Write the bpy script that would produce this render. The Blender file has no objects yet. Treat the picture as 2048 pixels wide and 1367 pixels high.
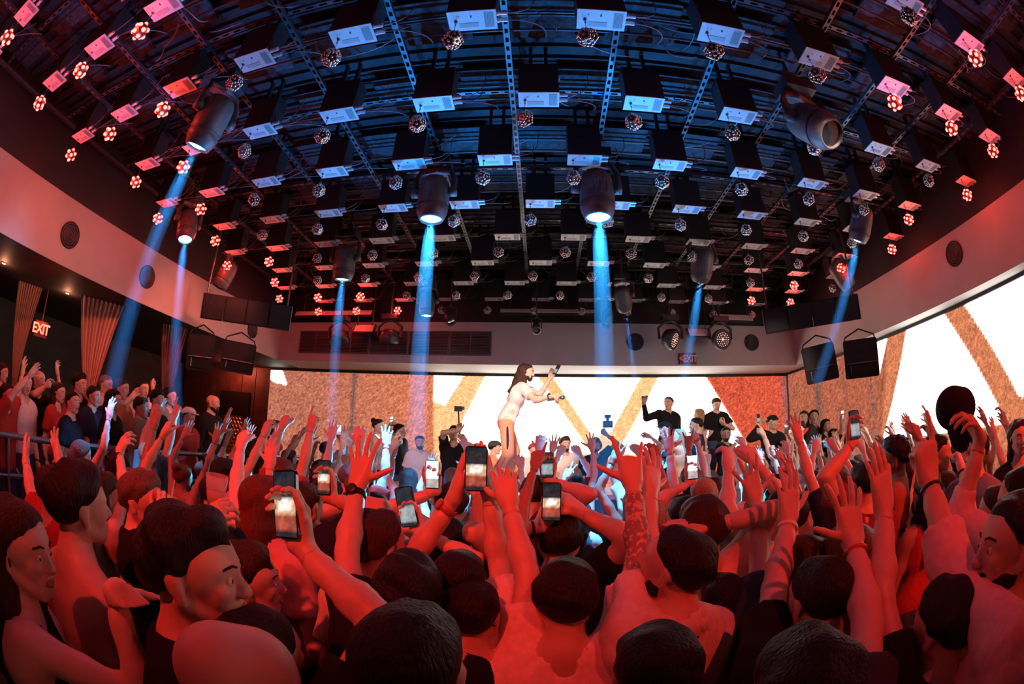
import bpy, bmesh, math, random
import numpy as np
from mathutils import Vector, Matrix
random.seed(7)
SC = bpy.context.scene
COL = SC.collection
PI = math.pi
# ------------------------------------------------------------------ camera (fisheye lens), world, exposure
HC = 2.1                       # camera height
FPX = 938.7                    # equisolid focal length in pixels of a 2048 wide frame
def _rot(pitch, yaw, roll):
    cp, sp = math.cos(pitch), math.sin(pitch); cy, sy = math.cos(yaw), math.sin(yaw); cr, sr = math.cos(roll), math.sin(roll)
    return np.array([[cr,0,sr],[0,1,0],[-sr,0,cr]]) @ np.array([[1,0,0],[0,cp,sp],[0,-sp,cp]]) @ np.array([[cy,-sy,0],[sy,cy,0],[0,0,1]])
RC = _rot(.2212, -.0632, .0231)
cam = bpy.data.cameras.new('camera'); camo = bpy.data.objects.new('camera', cam); COL.objects.link(camo)
cam.type = 'PANO'; cam.sensor_width = 36.0; cam.sensor_fit = 'HORIZONTAL'
cam.clip_start = .02; cam.clip_end = 200
cam.panorama_type = 'FISHEYE_EQUISOLID'
cam.fisheye_lens = FPX/2048*36
cam.fisheye_fov = math.radians(200)
camo.matrix_world = Matrix(((RC[0][0],RC[2][0],-RC[1][0],0),(RC[0][1],RC[2][1],-RC[1][1],0),(RC[0][2],RC[2][2],-RC[1][2],HC),(0,0,0,1)))
SC.camera = camo
SC.view_settings.view_transform = 'Standard'; SC.view_settings.look = 'None'
SC.view_settings.exposure = 0.0; SC.view_settings.gamma = 1.0; SC.view_settings.use_curve_mapping = False
W = bpy.data.worlds.new('night_club'); SC.world = W; W.use_nodes = True
W.node_tree.nodes['Background'].inputs[0].default_value = (.004,.005,.010,1)
W.node_tree.nodes['Background'].inputs[1].default_value = 1.0
try:
    SC.cycles.max_bounces = 6; SC.cycles.diffuse_bounces = 3; SC.cycles.glossy_bounces = 3
    SC.cycles.volume_bounces = 0; SC.cycles.transparent_max_bounces = 16; SC.cycles.sample_clamp_indirect = 4.0
    SC.cycles.use_denoising = True; SC.cycles.use_adaptive_sampling = True; SC.cycles.adaptive_threshold = .05; SC.cycles.adaptive_min_samples = 10
except Exception: pass

def spot(name, loc, target, col, power, angle, blend=.5, size=.05):
    l = bpy.data.lights.new(name, 'SPOT'); l.color = col; l.energy = power; l.spot_size = math.radians(angle); l.spot_blend = blend; l.shadow_soft_size = size
    o = bpy.data.objects.new(name, l); COL.objects.link(o); o.location = loc
    o.rotation_euler = (Vector(target)-Vector(loc)).to_track_quat('-Z','Y').to_euler(); return o
def point(name, loc, col, power, size=.06):
    l = bpy.data.lights.new(name, 'POINT'); l.color = col; l.energy = power; l.shadow_soft_size = size
    o = bpy.data.objects.new(name, l); COL.objects.link(o); o.location = loc; return o
def area(name, loc, target, col, power, sx, sy):
    l = bpy.data.lights.new(name, 'AREA'); l.color = col; l.energy = power; l.shape = 'RECTANGLE'; l.size = sx; l.size_y = sy
    o = bpy.data.objects.new(name, l); COL.objects.link(o); o.location = loc
    o.rotation_euler = (Vector(target)-Vector(loc)).to_track_quat('-Z','Y').to_euler(); return o
# assumed red wash lamps, added above the audience behind the photographer (housings further down)
RED = (1.0,.040,.024)
WASH = [(-3.6,-1.2,4.45),(-1.2,-1.5,4.5),(1.2,-1.5,4.5),(3.6,-1.2,4.45)]
for i,p in enumerate(WASH):
    spot('assumed_red_wash', p, (p[0]*.75, 2.1, 1.9), RED, 700, 46, 1.0, .05)
# added blue wash lamps on the booth front, boosting beam bounce over the audience
BLUE = (.008,.30,1.0)
BWASH = [(-1.5,5.62,1.34),(0.15,5.62,1.34),(1.6,5.62,1.34)]
for p in BWASH: spot('added_blue_wash', (p[0],p[1]-.06,p[2]+.10), (p[0]*.9, 1.9, 5.1), BLUE, 950, 84, .8, .06); spot('added_blue_wash', (p[0],p[1]-.06,p[2]+.10), (p[0]*1.9-.6, 2.6, 1.95), (.03,.50,1.0), 1900, 48, .8, .06)
# assumed warm front spots on the performer and the stage, hung out of view
FRONT = [((-.9,.75,4.40),(-.25,6.3,2.6),15,2600),((1.9,.75,4.40),(3.2,7.6,2.2),26,1100),((-2.4,.75,4.40),(-1.6,7.2,2.0),22,500)]
for a_,b_,an_,pw_ in FRONT: spot('assumed_front_lamp', a_, b_, (1,.66,.50), pw_, an_, .5, .08)

# ------------------------------------------------------------------ helpers
def ray(px, py):
    dx, dy = px-1024, 683.5-py; r = math.hypot(dx,dy)+1e-9; th = 2*math.asin(r/(2*FPX))
    return RC.T @ np.array([math.sin(th)*dx/r, math.cos(th), math.sin(th)*dy/r])
def at(px, py, r): return ray(px,py)*r + np.array([0,0,HC])
def aty(px, py, y): d = ray(px,py); return d*(y/d[1]) + np.array([0,0,HC])
def atx(px, py, x): d = ray(px,py); return d*(x/d[0]) + np.array([0,0,HC])
def atz(px, py, z): d = ray(px,py); return d*((z-HC)/d[2]) + np.array([0,0,HC])
def project(p):
    v = RC @ (np.asarray(p,float)-np.array([0,0,HC])); v = v/np.linalg.norm(v); th = math.acos(max(-1,min(1,v[1]))); s = math.hypot(v[0],v[2])+1e-12
    r = 2*FPX*math.sin(th/2); return 1024+r*v[0]/s, 683.5-r*v[2]/s

_M = {}
def nodes(m): return m.node_tree.nodes, m.node_tree.links
def mat(name, col, rough=.6, metal=0.0, bump=None, noise=None, emit=None, estr=0.0, sheen=0, sss=0, coat=0, trans=0, spec=.5, alpha=1.0):
    
    if name in _M: return _M[name]
    m = bpy.data.materials.new(name); m.use_nodes = True; N, L = nodes(m); b = N['Principled BSDF']
    b.inputs['Base Color'].default_value = (*col,1); b.inputs['Roughness'].default_value = rough; b.inputs['Metallic'].default_value = metal
    b.inputs['Specular IOR Level'].default_value = spec
    if sheen: b.inputs['Sheen Weight'].default_value = sheen
    if coat: b.inputs['Coat Weight'].default_value = coat
    if trans: b.inputs['Transmission Weight'].default_value = trans
    if alpha<1: b.inputs['Alpha'].default_value = alpha
    if sss:
        b.inputs['Subsurface Weight'].default_value = sss; b.inputs['Subsurface Radius'].default_value = (1,.35,.2); b.inputs['Subsurface Scale'].default_value = .006
    if emit is not None:
        b.inputs['Emission Color'].default_value = (*emit,1); b.inputs['Emission Strength'].default_value = estr
    tc = None
    if noise or bump:
        tc = N.new('ShaderNodeTexCoord')
    if noise:      # (scale, amount)
        t = N.new('ShaderNodeTexNoise'); t.inputs['Scale'].default_value = noise[0]; t.inputs['Detail'].default_value = 5
        L.new(tc.outputs['Object'], t.inputs['Vector'])
        r = N.new('ShaderNodeMapRange'); r.inputs['From Min'].default_value=.3; r.inputs['From Max'].default_value=.7
        r.inputs['To Min'].default_value = 1-noise[1]; r.inputs['To Max'].default_value = 1+noise[1]; L.new(t.outputs['Fac'], r.inputs['Value'])
        mx = N.new('ShaderNodeVectorMath'); mx.operation='SCALE'; mx.inputs[0].default_value = col; L.new(r.outputs[0], mx.inputs['Scale'])
        L.new(mx.outputs[0], b.inputs['Base Color'])
    if bump:       # (scale, strength, stretch)
        mp = N.new('ShaderNodeMapping'); mp.inputs['Scale'].default_value = bump[2] if len(bump)>2 else (1,1,1); L.new(tc.outputs['Object'], mp.inputs['Vector'])
        t = N.new('ShaderNodeTexNoise'); t.inputs['Scale'].default_value = bump[0]; t.inputs['Detail'].default_value = 3; L.new(mp.outputs[0], t.inputs['Vector'])
        bp = N.new('ShaderNodeBump'); bp.inputs['Strength'].default_value = bump[1]; bp.inputs['Distance'].default_value = .01
        L.new(t.outputs['Fac'], bp.inputs['Height']); L.new(bp.outputs[0], b.inputs['Normal'])
    _M[name] = m; return m
def glow(name, col, s, sample=False):
    if name in _M: return _M[name]
    m = bpy.data.materials.new(name); m.use_nodes = True; N,L = nodes(m)
    N.remove(N['Principled BSDF']); e = N.new('ShaderNodeEmission'); e.inputs[0].default_value = (*col,1); e.inputs[1].default_value = s
    L.new(e.outputs[0], N['Material Output'].inputs[0])
    if not sample:
        try: m.cycles.emission_sampling = 'NONE'
        except Exception: pass
    _M[name] = m; return m

class MB:
    def __init__(s): s.v=[]; s.f=[]; s.mi=[]
    def add(s, vs, fs, mi=0):
        o=len(s.v); s.v += [tuple(map(float,p)) for p in vs]; s.f += [tuple(i+o for i in q) for q in fs]; s.mi += [mi]*len(fs); return s
    def box(s, lo, hi, mi=0, M=None):
        x0,y0,z0=lo; x1,y1,z1=hi
        vs=[(x0,y0,z0),(x1,y0,z0),(x1,y1,z0),(x0,y1,z0),(x0,y0,z1),(x1,y0,z1),(x1,y1,z1),(x0,y1,z1)]
        if M is not None: vs=[tuple(M@Vector(p)) for p in vs]
        return s.add(vs,[(0,3,2,1),(4,5,6,7),(0,1,5,4),(1,2,6,5),(2,3,7,6),(3,0,4,7)],mi)
    def rbox(s, lo, hi, b, mi=0, M=None):
        # box whose four vertical (z) edges are rounded by chamfers
        x0,y0,z0=lo; x1,y1,z1=hi; pts=[]
        for cx,cy,a0 in ((x1-b,y1-b,0),(x0+b,y1-b,90),(x0+b,y0+b,180),(x1-b,y0+b,270)):
            for a in (0,45,90): t=math.radians(a0+a); pts.append((cx+b*math.cos(t),cy+b*math.sin(t)))
        n=len(pts); vs=[(x,y,z0) for x,y in pts]+[(x,y,z1) for x,y in pts]
        if M is not None: vs=[tuple(M@Vector(p)) for p in vs]
        fs=[tuple(reversed(range(n))),tuple(range(n,2*n))]+[(i,(i+1)%n,n+(i+1)%n,n+i) for i in range(n)]
        return s.add(vs,fs,mi)
    def lathe(s, prof, n=16, a=(0,0,0), d=(0,0,1), mi=0, cap=True):
        a=Vector(a); d=Vector(d).normalized(); q=d.to_track_quat('Z','Y'); vs=[]; fs=[]
        for r,h in prof:
            for i in range(n):
                t=2*PI*i/n; vs.append(a+q@Vector((r*math.cos(t),r*math.sin(t),h)))
        for j in range(len(prof)-1):
            for i in range(n): fs.append((j*n+i,j*n+(i+1)%n,(j+1)*n+(i+1)%n,(j+1)*n+i))
        if cap: fs.append(tuple(reversed(range(n)))); fs.append(tuple(range((len(prof)-1)*n,len(prof)*n)))
        return s.add(vs,fs,mi)
    def cyl(s,a,b,r,n=10,mi=0,r2=None):
        a=Vector(a); b=Vector(b); return s.lathe([(r,0),(r if r2 is None else r2,(b-a).length)],n,a,b-a,mi)
    def tube(s, pts, r, n=6, mi=0):
        pts=[Vector(p) for p in pts]; vs=[]; fs=[]
        up=Vector((.3,.2,1)).normalized()
        for i,p in enumerate(pts):
            t=(pts[min(i+1,len(pts)-1)]-pts[max(i-1,0)]).normalized(); u=t.cross(up)
            if u.length<1e-4: u=t.cross(Vector((1,0,0)))
            u.normalize(); w=t.cross(u)
            for k in range(n): a=2*PI*k/n; vs.append(p+u*(r*math.cos(a))+w*(r*math.sin(a)))
        for j in range(len(pts)-1):
            for i in range(n): fs.append((j*n+i,j*n+(i+1)%n,(j+1)*n+(i+1)%n,(j+1)*n+i))
        fs.append(tuple(range(n))); fs.append(tuple(reversed(range((len(pts)-1)*n,len(pts)*n))))
        return s.add(vs,fs,mi)
    def dome(s,c,d,r,h=None,n=7,mi=0):
        h=r*.6 if h is None else h
        return s.lathe([(r,0),(r*.72,h*.7),(r*.25,h)],n,c,d,mi)
    def mesh(s,name,smooth=False):
        me=bpy.data.meshes.new(name); me.from_pydata(s.v,[],s.f)
        if any(s.mi): me.polygons.foreach_set('material_index',s.mi)
        if smooth: me.polygons.foreach_set('use_smooth',[True]*len(me.polygons))
        me.update(); return me
    def build(s,name,mats,parent=None,smooth=False):
        me=s.mesh(name,smooth)
        for m in (mats if isinstance(mats,(list,tuple)) else [mats]): me.materials.append(m)
        return link(name,me,parent)
def link(name,data,parent=None,loc=None,rot=None):
    o=bpy.data.objects.new(name,data); COL.objects.link(o)
    if parent is not None: o.parent=parent
    if loc is not None: o.location=loc
    if rot is not None: o.rotation_euler=rot
    return o
def empty(name,loc=(0,0,0),rot=(0,0,0)):
    o=link(name,None); o.empty_display_size=.1; o.location=loc; o.rotation_euler=rot; return o
def tag(o,label=None,cat=None,group=None,kind=None):
    if label: o['label']=label
    if cat: o['category']=cat
    if group: o['group']=group
    if kind: o['kind']=kind
    return o
def struct(o,label=None): return tag(o,label,None,None,'structure')
def copy_tree(o,parent=None):
    c=o.copy(); COL.objects.link(c); c.parent=parent
    for ch in [k for k in o.children]: copy_tree(ch,c)
    return c
ORD=['zeroth','first','second','third','fourth','fifth','sixth','seventh','eighth','ninth','tenth','eleventh','twelfth','thirteenth','fourteenth','fifteenth','sixteenth']

# ------------------------------------------------------------------ materials of the place
M_black = mat('black_paint',(.018,.018,.02),.55)
M_soft = mat('soffit_plaster',(.44,.42,.40),.8,noise=(3,.06),bump=(60,.05))
M_ceil = mat('ceiling_black',(.021,.023,.028),.8,noise=(6,.5),bump=(20,.3))
M_panel = mat('acoustic_panel',(.045,.052,.062),.9,noise=(14,.5),bump=(50,.5))
M_rail = mat('strut_steel',(.11,.12,.135),.45,.6)
M_cable = mat('cable_grey',(.12,.12,.13),.5)
M_floor = mat('floor_dark',(.03,.025,.025),.4,noise=(4,.3))
M_dark = mat('dark_wall',(.035,.026,.024),.7,noise=(4,.3))
M_wood = mat('dark_wood_panel',(.14,.06,.035),.5,noise=(5,.3),bump=(12,.2,(1,1,.05)))
M_metal = mat('grey_metal',(.35,.35,.36),.35,.9)
M_box = mat('winch_black',(.02,.02,.022),.5,bump=(40,.08))
M_plate = mat('galvanised_plate',(.56,.56,.545),.45,.0,noise=(30,.06))
M_conn = mat('connector_shell',(.62,.64,.68),.35,.3)
M_print = mat('plate_print',(.38,.38,.38),.6)
M_chrome = mat('ball_mirror',(.30,.29,.28),.16,1.0)
M_chrome2 = mat('ball_lens',(.85,.84,.82),.16,1.0)
M_white = mat('white_paint',(.8,.78,.76),.5)
M_gray = mat('charcoal_plastic',(.05,.05,.055),.4)
M_fix = mat('fixture_grey',(.11,.105,.105),.42,noise=(20,.15))
# ------------------------------------------------------------------ room shell
XL,XR,YB = -5.55,5.40,8.60        # faces of the coffer
ZS,ZT,ZC = 3.60,4.42,5.40         # soffit underside, top of the plaster band, ceiling
YS,XS = 9.70,5.78                 # LED walls
XW,YF = -9.6,-4.5                 # far wall of the lounge, wall behind the audience
fl=MB().box((XW-.2,YF-.2,-.2),(XS+.5,YS+.6,0)).build('floor',M_floor); struct(fl,'dark polished club floor under the crowd')
ce=MB().box((XW-.2,YF-.2,ZC),(XS+.5,YS+.6,ZC+.2)).build('ceiling',M_ceil); struct(ce,'black ceiling above the hanging winches')
wr=MB(); wr.box((XR,YF,ZS),(XS+.4,YS+.5,ZT)); wr.box((XS+.06,YF,0),(XS+.4,YS+.5,ZS))
o=wr.build('wall_right',M_soft); struct(o,'right wall with plaster soffit over the LED wall')
MB().box((XR+.05,YF,ZT),(XS+.4,YS+.5,ZC)).build('upper_wall',M_black,o)
wb=MB(); wb.box((XL,YB,ZS),(XR,YS+.5,ZT)); wb.box((-6.45,YS+.06,0),(XR,YS+.5,ZS))
o=wb.build('wall_back',M_soft); struct(o,'back wall with plaster soffit over the stage LED wall')
MB().box((XL,YB+.05,ZT),(XR,YS+.5,ZC)).build('upper_wall',M_black,o)
wl=MB(); wl.box((XL-.9,YF,ZS+.004),(XL,YS+.5,ZT))
o=wl.build('wall_left',M_soft); struct(o,'left plaster soffit above the lounge opening')
MB().box((XL-.9,YF,ZT),(XL-.05,YS+.5,ZC)).build('upper_wall',M_black,o)
o=MB().box((XW,YF,ZS),(XL-.004,YS+.1,ZS+.06)).build('ceiling_lounge',M_dark); struct(o,'low black ceiling of the side lounge')
o=MB().box((XW-.2,YF,0),(XW,YS+.5,ZS+.06)).build('wall_lounge',M_dark); struct(o,'dark far wall of the side lounge')
o=MB().box((XW-.2,YF-.2,0),(XS+.5,YF,ZC)).build('wall_rear',M_dark); struct(o,'dark wall behind the audience')
# wood panelled wall left of the stage screen, with planks and a door
o=MB().box((XW,YS+.05,0),(-6.45,YS+.4,ZS)).build('wall_stage_left',M_dark); struct(o,'brown panelled wall left of the stage screen')
for i in range(7):
    MB().box((-9.5+i*.44,YS,.0),(-9.5+i*.44+.42,YS+.05,ZS-.02)).build('panel',M_wood,o)
dr=MB().box((-7.95,YS-.06,.6),(-7.0,YS,2.95)).build('door_1',mat('door_dark',(.02,.012,.012),.5)); struct(dr,'dark door with brass honeycomb pane')
hx=MB()
for r in range(13):
    for c in range(5):
        cx=-7.72+c*.115+(.0575 if r%2 else 0); cz=1.05+r*.1
        pts=[(cx+.052*math.cos(math.radians(30+60*k)),cz+.052*math.sin(math.radians(30+60*k))) for k in range(6)]
        for k in range(6):
            a,b=pts[k],pts[(k+1)%6]; hx.cyl((a[0],YS-.066,a[1]),(b[0],YS-.066,b[1]),.006,4)
tag(hx.build('honeycomb_grille',mat('brass',(.6,.36,.12),.35,1.0),dr),kind='stuff')
MB().box((-7.80,YS-.062,.98),(-7.15,YS-.058,2.35)).build('pane',mat('amber_pane',(.25,.10,.03),.3),dr)
# platforms
o=MB().box((XL-.9-3.1,-1.0,0),(-4.05,8.2,.6)).build('floor_lounge',M_floor); struct(o,'raised lounge platform along the left side')
o=MB().box((-4.045,6.75,0),(XS,YS,.62)).build('floor_stage',M_floor); struct(o,'raised stage platform in front of the LED wall')
tr=MB(); tr.box((-5.55,8.59,ZS-.0),(5.4,8.6,ZS+.02)); 
# trim under the screens: black frame strips
o=MB().box((-6.45,YS-.05,ZS-.06),(XS,YS+.05,ZS)).build('trim_1',M_black); struct(o,'black frame strip above the stage LED wall')
o=MB().box((XS-.05,YF,ZS-.05),(XS+.05,YS-.05,ZS)).build('trim_2',M_black); struct(o,'black frame strip above the side LED wall')

# ------------------------------------------------------------------ LED walls (what they show is their own light)
def screen_mesh(name, origin, ux, L, H, nx, ny, colfun, flip=False):
    us=np.linspace(0,L,nx+1); vs=np.linspace(0,H,ny+1); U,V=np.meshgrid(us,vs,indexing='ij')
    o=np.array(origin); ux=np.array(ux); P=o+U[...,None]*ux+V[...,None]*np.array([0,0,1.])
    me=bpy.data.meshes.new(name); n=(nx+1)*(ny+1); me.vertices.add(n); me.vertices.foreach_set('co',P.reshape(-1))
    idx=np.arange(n).reshape(nx+1,ny+1); q=np.stack([idx[:-1,:-1],idx[1:,:-1],idx[1:,1:],idx[:-1,1:]],-1).reshape(-1,4)
    if flip: q=q[:,::-1]
    mesh_quads(me,q); C=colfun(P.reshape(-1,3)); a=me.color_attributes.new('picture','FLOAT_COLOR','POINT')
    a.data.foreach_set('color',np.concatenate([C,np.ones((n,1))],1).reshape(-1)); return me
def mesh_quads(me,q):
    m=len(q); me.loops.add(m*4); me.polygons.add(m); me.loops.foreach_set('vertex_index',np.ascontiguousarray(q,dtype=np.int32).reshape(-1))
    me.polygons.foreach_set('loop_start',np.arange(0,m*4,4,dtype=np.int32)); me.polygons.foreach_set('loop_total',np.full(m,4,dtype=np.int32))
    me.update(calc_edges=True)
def inpoly(u,v,poly,soft=.02):
    # convex polygon, signed softness
    d=np.full(u.shape,9.0); A=sum(poly[i][0]*poly[(i+1)%len(poly)][1]-poly[(i+1)%len(poly)][0]*poly[i][1] for i in range(len(poly)))
    s=1 if A>0 else -1
    for i in range(len(poly)):
        a,b=poly[i],poly[(i+1)%len(poly)]; ex,ey=b[0]-a[0],b[1]-a[1]; l=math.hypot(ex,ey)+1e-9
        d=np.minimum(d,s*(ex*(v-a[1])-ey*(u-a[0]))/l)
    return np.clip(d/soft+.5,0,1)
rng=np.random.default_rng(3)
def back_picture(P):
    u,v=P[:,0],P[:,2]; n=len(u)
    C=np.tile(np.array([.76,.215,.10]),(n,1))
    X=lambda px,py: tuple(aty(px,py,YS)[[0,2]])
    k=np.clip((u+1.9)/-3.0,0,1)[:,None]; C=C*(1-k)+np.array([.52,.165,.10])*k      # dimmer brown at the far end
    k=np.clip((u-2.8)/1.0,0,1)[:,None]; C=C*(1-k)+np.array([.72,.10,.05])*k
    for c,w,col in ((aty(706,800,YS)[0],.10,(.16,.09,.10)),(aty(1578,800,YS)[0],.28,(.16,.13,.14))):
        k=np.clip(1-abs(u-c)/w,0,1)[:,None]*.9; C=C*(1-k)+np.array(col)*k
    C*= (1+.20*rng.standard_normal((n,1))).clip(.3,1.7)
    band=np.array([1.0,.50,.22])*1.25
    mid=inpoly(u,v,[X(868,744),X(1406,746),X(1500,900),X(868,920)],.05)[:,None]
    C=C*(1-mid)+band*(1+.10*rng.standard_normal((n,1)))*mid
    wh=np.zeros(n)
    for pl in ([(540,730),(560,730),(579,786),(566,780),(548,762),(540,760)],[(870,735),(936,735),(889,808),(869,800)],
               [(980,735),(1060,735),(1180,905),(886,925)],[(1096,735),(1290,735),(1220,862),(1188,872)],[(1328,735),(1398,735),(1500,905),(1236,905)]):
        wh=np.maximum(wh,inpoly(u,v,[X(*p) for p in pl],.05))
    wh=wh[:,None]; return C*(1-wh)+np.array([5.4,4.9,4.4])*wh
def side_picture(P):
    u,v=P[:,1],P[:,2]; n=len(u); X=lambda px,py: tuple(atx(px,py,XS)[[1,2]])
    C=np.tile(np.array([.48,.13,.07]),(n,1)); band=np.array([.70,.22,.10])
    for px,w,col in ((1636,.22,(.14,.09,.09)),(1690,.10,(.34,.11,.07)),(1745,.16,(.20,.12,.10))):
        c=X(px,800)[0]; k=np.clip(1-abs(u-c)/w,0,1)[:,None]*.8
        if px==1745: k=k*(.5+.5*np.sign(np.sin(v*60)))[:,None]
        C=C*(1-k)+np.array(col)*k
    C*=(1+.20*rng.standard_normal((n,1))).clip(.3,1.7)
    m=inpoly(u,v,[X(1773,640),X(2047,500),X(2047,900),X(1758,900)],.05)[:,None]; C=C*(1-m)+band*(1+.15*rng.standard_normal((n,1)))*m
    wh=np.zeros(n)
    for pl in ([(1752,670),(1776,660),(1760,738)],[(1815,650),(1880,620),(2008,842),(1766,879)],[(1925,600),(2047,500),(2047,790),(2039,787)]):
        wh=np.maximum(wh,inpoly(u,v,[X(*p) for p in pl],.05))
    wh=wh[:,None]; return C*(1-wh)+np.array([5.2,4.9,4.6])*wh
def led_material(name,strength):
    m=bpy.data.materials.new(name); m.use_nodes=True; N,L=nodes(m); N.remove(N['Principled BSDF'])
    a=N.new('ShaderNodeVertexColor'); a.layer_name='picture'; e=N.new('ShaderNodeEmission'); e.inputs[1].default_value=strength
    tc=N.new('ShaderNodeTexCoord'); t=N.new('ShaderNodeTexNoise'); t.inputs['Scale'].default_value=38; t.inputs['Detail'].default_value=2; L.new(tc.outputs['Object'],t.inputs['Vector'])
    r=N.new('ShaderNodeMapRange'); r.inputs['From Min'].default_value=.35; r.inputs['From Max'].default_value=.65; r.inputs['To Min'].default_value=.72; r.inputs['To Max'].default_value=1.28
    L.new(t.outputs['Fac'],r.inputs['Value']); v=N.new('ShaderNodeVectorMath'); v.operation='SCALE'; L.new(a.outputs['Color'],v.inputs[0]); L.new(r.outputs[0],v.inputs['Scale'])
    L.new(v.outputs[0],e.inputs[0]); L.new(e.outputs[0],N['Material Output'].inputs[0]); return m
M_led=led_material('led_wall_picture',1.0)
try: M_led.cycles.emission_sampling='NONE'
except Exception: pass
me=screen_mesh('led_wall',(-6.42,YS,.9),(1,0,0),XS+6.40,ZS-.06-.9,300,72,back_picture); me.materials.append(M_led)
tag(link('led_wall',me),'wide LED wall behind the performer with white triangles and orange bands','screen')
me=screen_mesh('led_wall',(XS,YF+.1,.9),(0,1,0),YS-YF-.16,ZS-.05-.9,340,72,side_picture,True); me.materials.append(M_led)
tag(link('led_wall',me),'LED wall along the right side with a large white triangle','screen')

# ------------------------------------------------------------------ ceiling dressing: struts, conduits, panels, deck ribs (parts of the ceiling)
S=.85; X0=-.1206
def ladder(L,w=.05,step=.10):
    m=MB(); m.box((-w/2,0,0),(-w/2+.012,L,.035)); m.box((w/2-.012,0,0),(w/2,L,.035)); m.box((-w/2+.012,0,.03),(w/2-.012,L,.035))
    for i in range(int(L/step)): m.box((-w/2+.012,i*step,0),(w/2-.012,i*step+step*.45,.006))
    return m
lm=ladder(10.6).mesh('strut_rail'); lm.materials.append(M_rail)
for k in range(-6,7):
    link('strut_rail',lm,ce,(-.25+k*S,-2.0,5.08))
cm=ladder(10.6,.045,.12).mesh('strut_crossbar'); cm.materials.append(M_rail)
for j in range(0,7): link('strut_crossbar',cm,ce,(5.2,.55+j*1.31,5.12),(0,0,PI/2))
cm=MB().cyl((-5.4,0,0),(5.25,0,0),.013,6).mesh('conduit',True); cm.materials.append(M_rail)
for r in range(-1,9):
    y=(1.2834+1.0299*r)*S
    for dy,dz in ((.30,5.20),(.36,5.24),(.47,5.17)): link('conduit',cm,ce,(0,y+dy,dz))
pm=MB().box((-.3,-.24,0),(.3,.24,.03)).mesh('acoustic_panel'); pm.materials.append(M_panel)
for r in range(-2,9):
    for k in range(-6,7):
        x=X0+(k+(.5 if r%2==0 else 0))*S+.12
        if XL+.3<x<XR-.3: link('acoustic_panel',pm,ce,(x,(1.2834+1.0299*r)*S+.42,5.29))
rb=MB()
for i in range(86): rb.box((XL,-4.4+i*.15,5.37),(XR,-4.4+i*.15+.05,5.40))
tag(rb.build('deck_rib',M_ceil,ce),kind='stuff')
rl=random.Random(9); M_wire=mat('cable_pale',(.30,.31,.33),.45)
for i in range(190):
    x=rl.uniform(-5,4.8); y=rl.uniform(1.2,8.2); a=rl.uniform(0,6.28); Lc=rl.uniform(.25,.6); sag=rl.uniform(.05,.16); pts=[]
    for k in range(11):
        t=k/10; pts.append((x+math.cos(a)*Lc*t+.05*math.sin(t*5+i),y+math.sin(a)*Lc*t,5.17-sag*4*t*(1-t)))
    if any(abs(p_[1]-(1.2834+1.0299*r_)*S)<.12 for p_ in pts for r_ in range(-1,9)): continue
    MB().tube(pts,.005,5).build('cable',M_wire if i%3 else M_cable,ce,True)

# ------------------------------------------------------------------ winch boxes and LED balls
def winch_meshes():
    b=MB(); b.box((-.05,-.09,0),(.27,.09,.35)); b.box((.03,-.02,.35),(.06,.02,.642)); b.box((.16,-.02,.35),(.19,.02,.642))
    p=MB(); p.box((-.052,-.092,-.008),(.272,.092,0))
    q=MB(); q.box((.19,-.07,-.0105),(.255,.07,-.008)); q.box((.02,.02,-.0105),(.15,.06,-.008)); q.box((.10,-.050,-.011),(.110,-.032,-.008),1); q.box((.02,-.048,-.0105),(.026,-.042,-.008),1); q.lathe([(.007,0),(.007,.004)],8,(0,0,-.012),(0,0,1),1)
    for i in range(7): q.box((.196+i*.0085,-.062,-.0115),(.198+i*.0085,.062,-.0105),1)
    c=MB()
    for dy in (-.035,.03): c.cyl((.272,dy,.022),(.34,dy,.022),.017,8); c.cyl((.272,dy,.022),(.285,dy,.022),.021,8)
    w=MB()
    for dy,ex,ez,yy in ((-.035,.52,.30,.05),(.03,.47,.32,.20),(.03,.60,.20,.34)):
        pts=[]
        for i in range(9):
            t=i/8; pts.append((.34+(ex-.34)*math.sin(t*PI*.55),dy+(yy)*t*t,.022+(ez)*(t**2.2)))
        w.tube(pts,.0045,5)
    return b.mesh('body'),p.mesh('bottom_plate'),q.mesh('plate_print'),c.mesh('connector'),w.mesh('cable',True)
wb_,wp_,wq_,wc_,ww_=winch_meshes()
for me,ms in ((wb_,[M_box]),(wp_,[M_plate]),(wq_,[M_print,M_black]),(wc_,[M_conn]),(ww_,[M_cable])):
    for m in ms: me.materials.append(m)
proto_winch=empty('winch_box')
for nm,me in (('body',wb_),('bottom_plate',wp_),('connector',wc_),('cable',ww_)):
    o=link(nm,me,proto_winch)
    if nm=='bottom_plate': link('plate_print',wq_,o)
    if nm=='connector': tag(o,'blue-lit cable connectors')
# ball: a mirror-faced dodecahedron studded with lenses
def dodeca():
    g=(1+5**.5)/2; bm=bmesh.new()
    vs=[Vector(v) for v in [(a,b,c) for a in(-1,1) for b in(-1,1) for c in(-1,1)]+[(0,a/g,b*g) for a in(-1,1) for b in(-1,1)]+[(a/g,b*g,0) for a in(-1,1) for b in(-1,1)]+[(a*g,0,b/g) for a in(-1,1) for b in(-1,1)]]
    bv=[bm.verts.new(v.normalized()) for v in vs]; bmesh.ops.convex_hull(bm,input=bv); bmesh.ops.dissolve_limit(bm,angle_limit=.02,verts=bm.verts[:],edges=bm.edges[:])
    V=[v.co.copy() for v in bm.verts]; bm.verts.index_update(); Fc=[tuple(v.index for v in f.verts) for f in bm.faces]; E=[(e.verts[0].co+e.verts[1].co)/2 for e in bm.edges]; bm.free(); return V,Fc,E
DV,DF,DE=dodeca(); BR=.068
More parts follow.
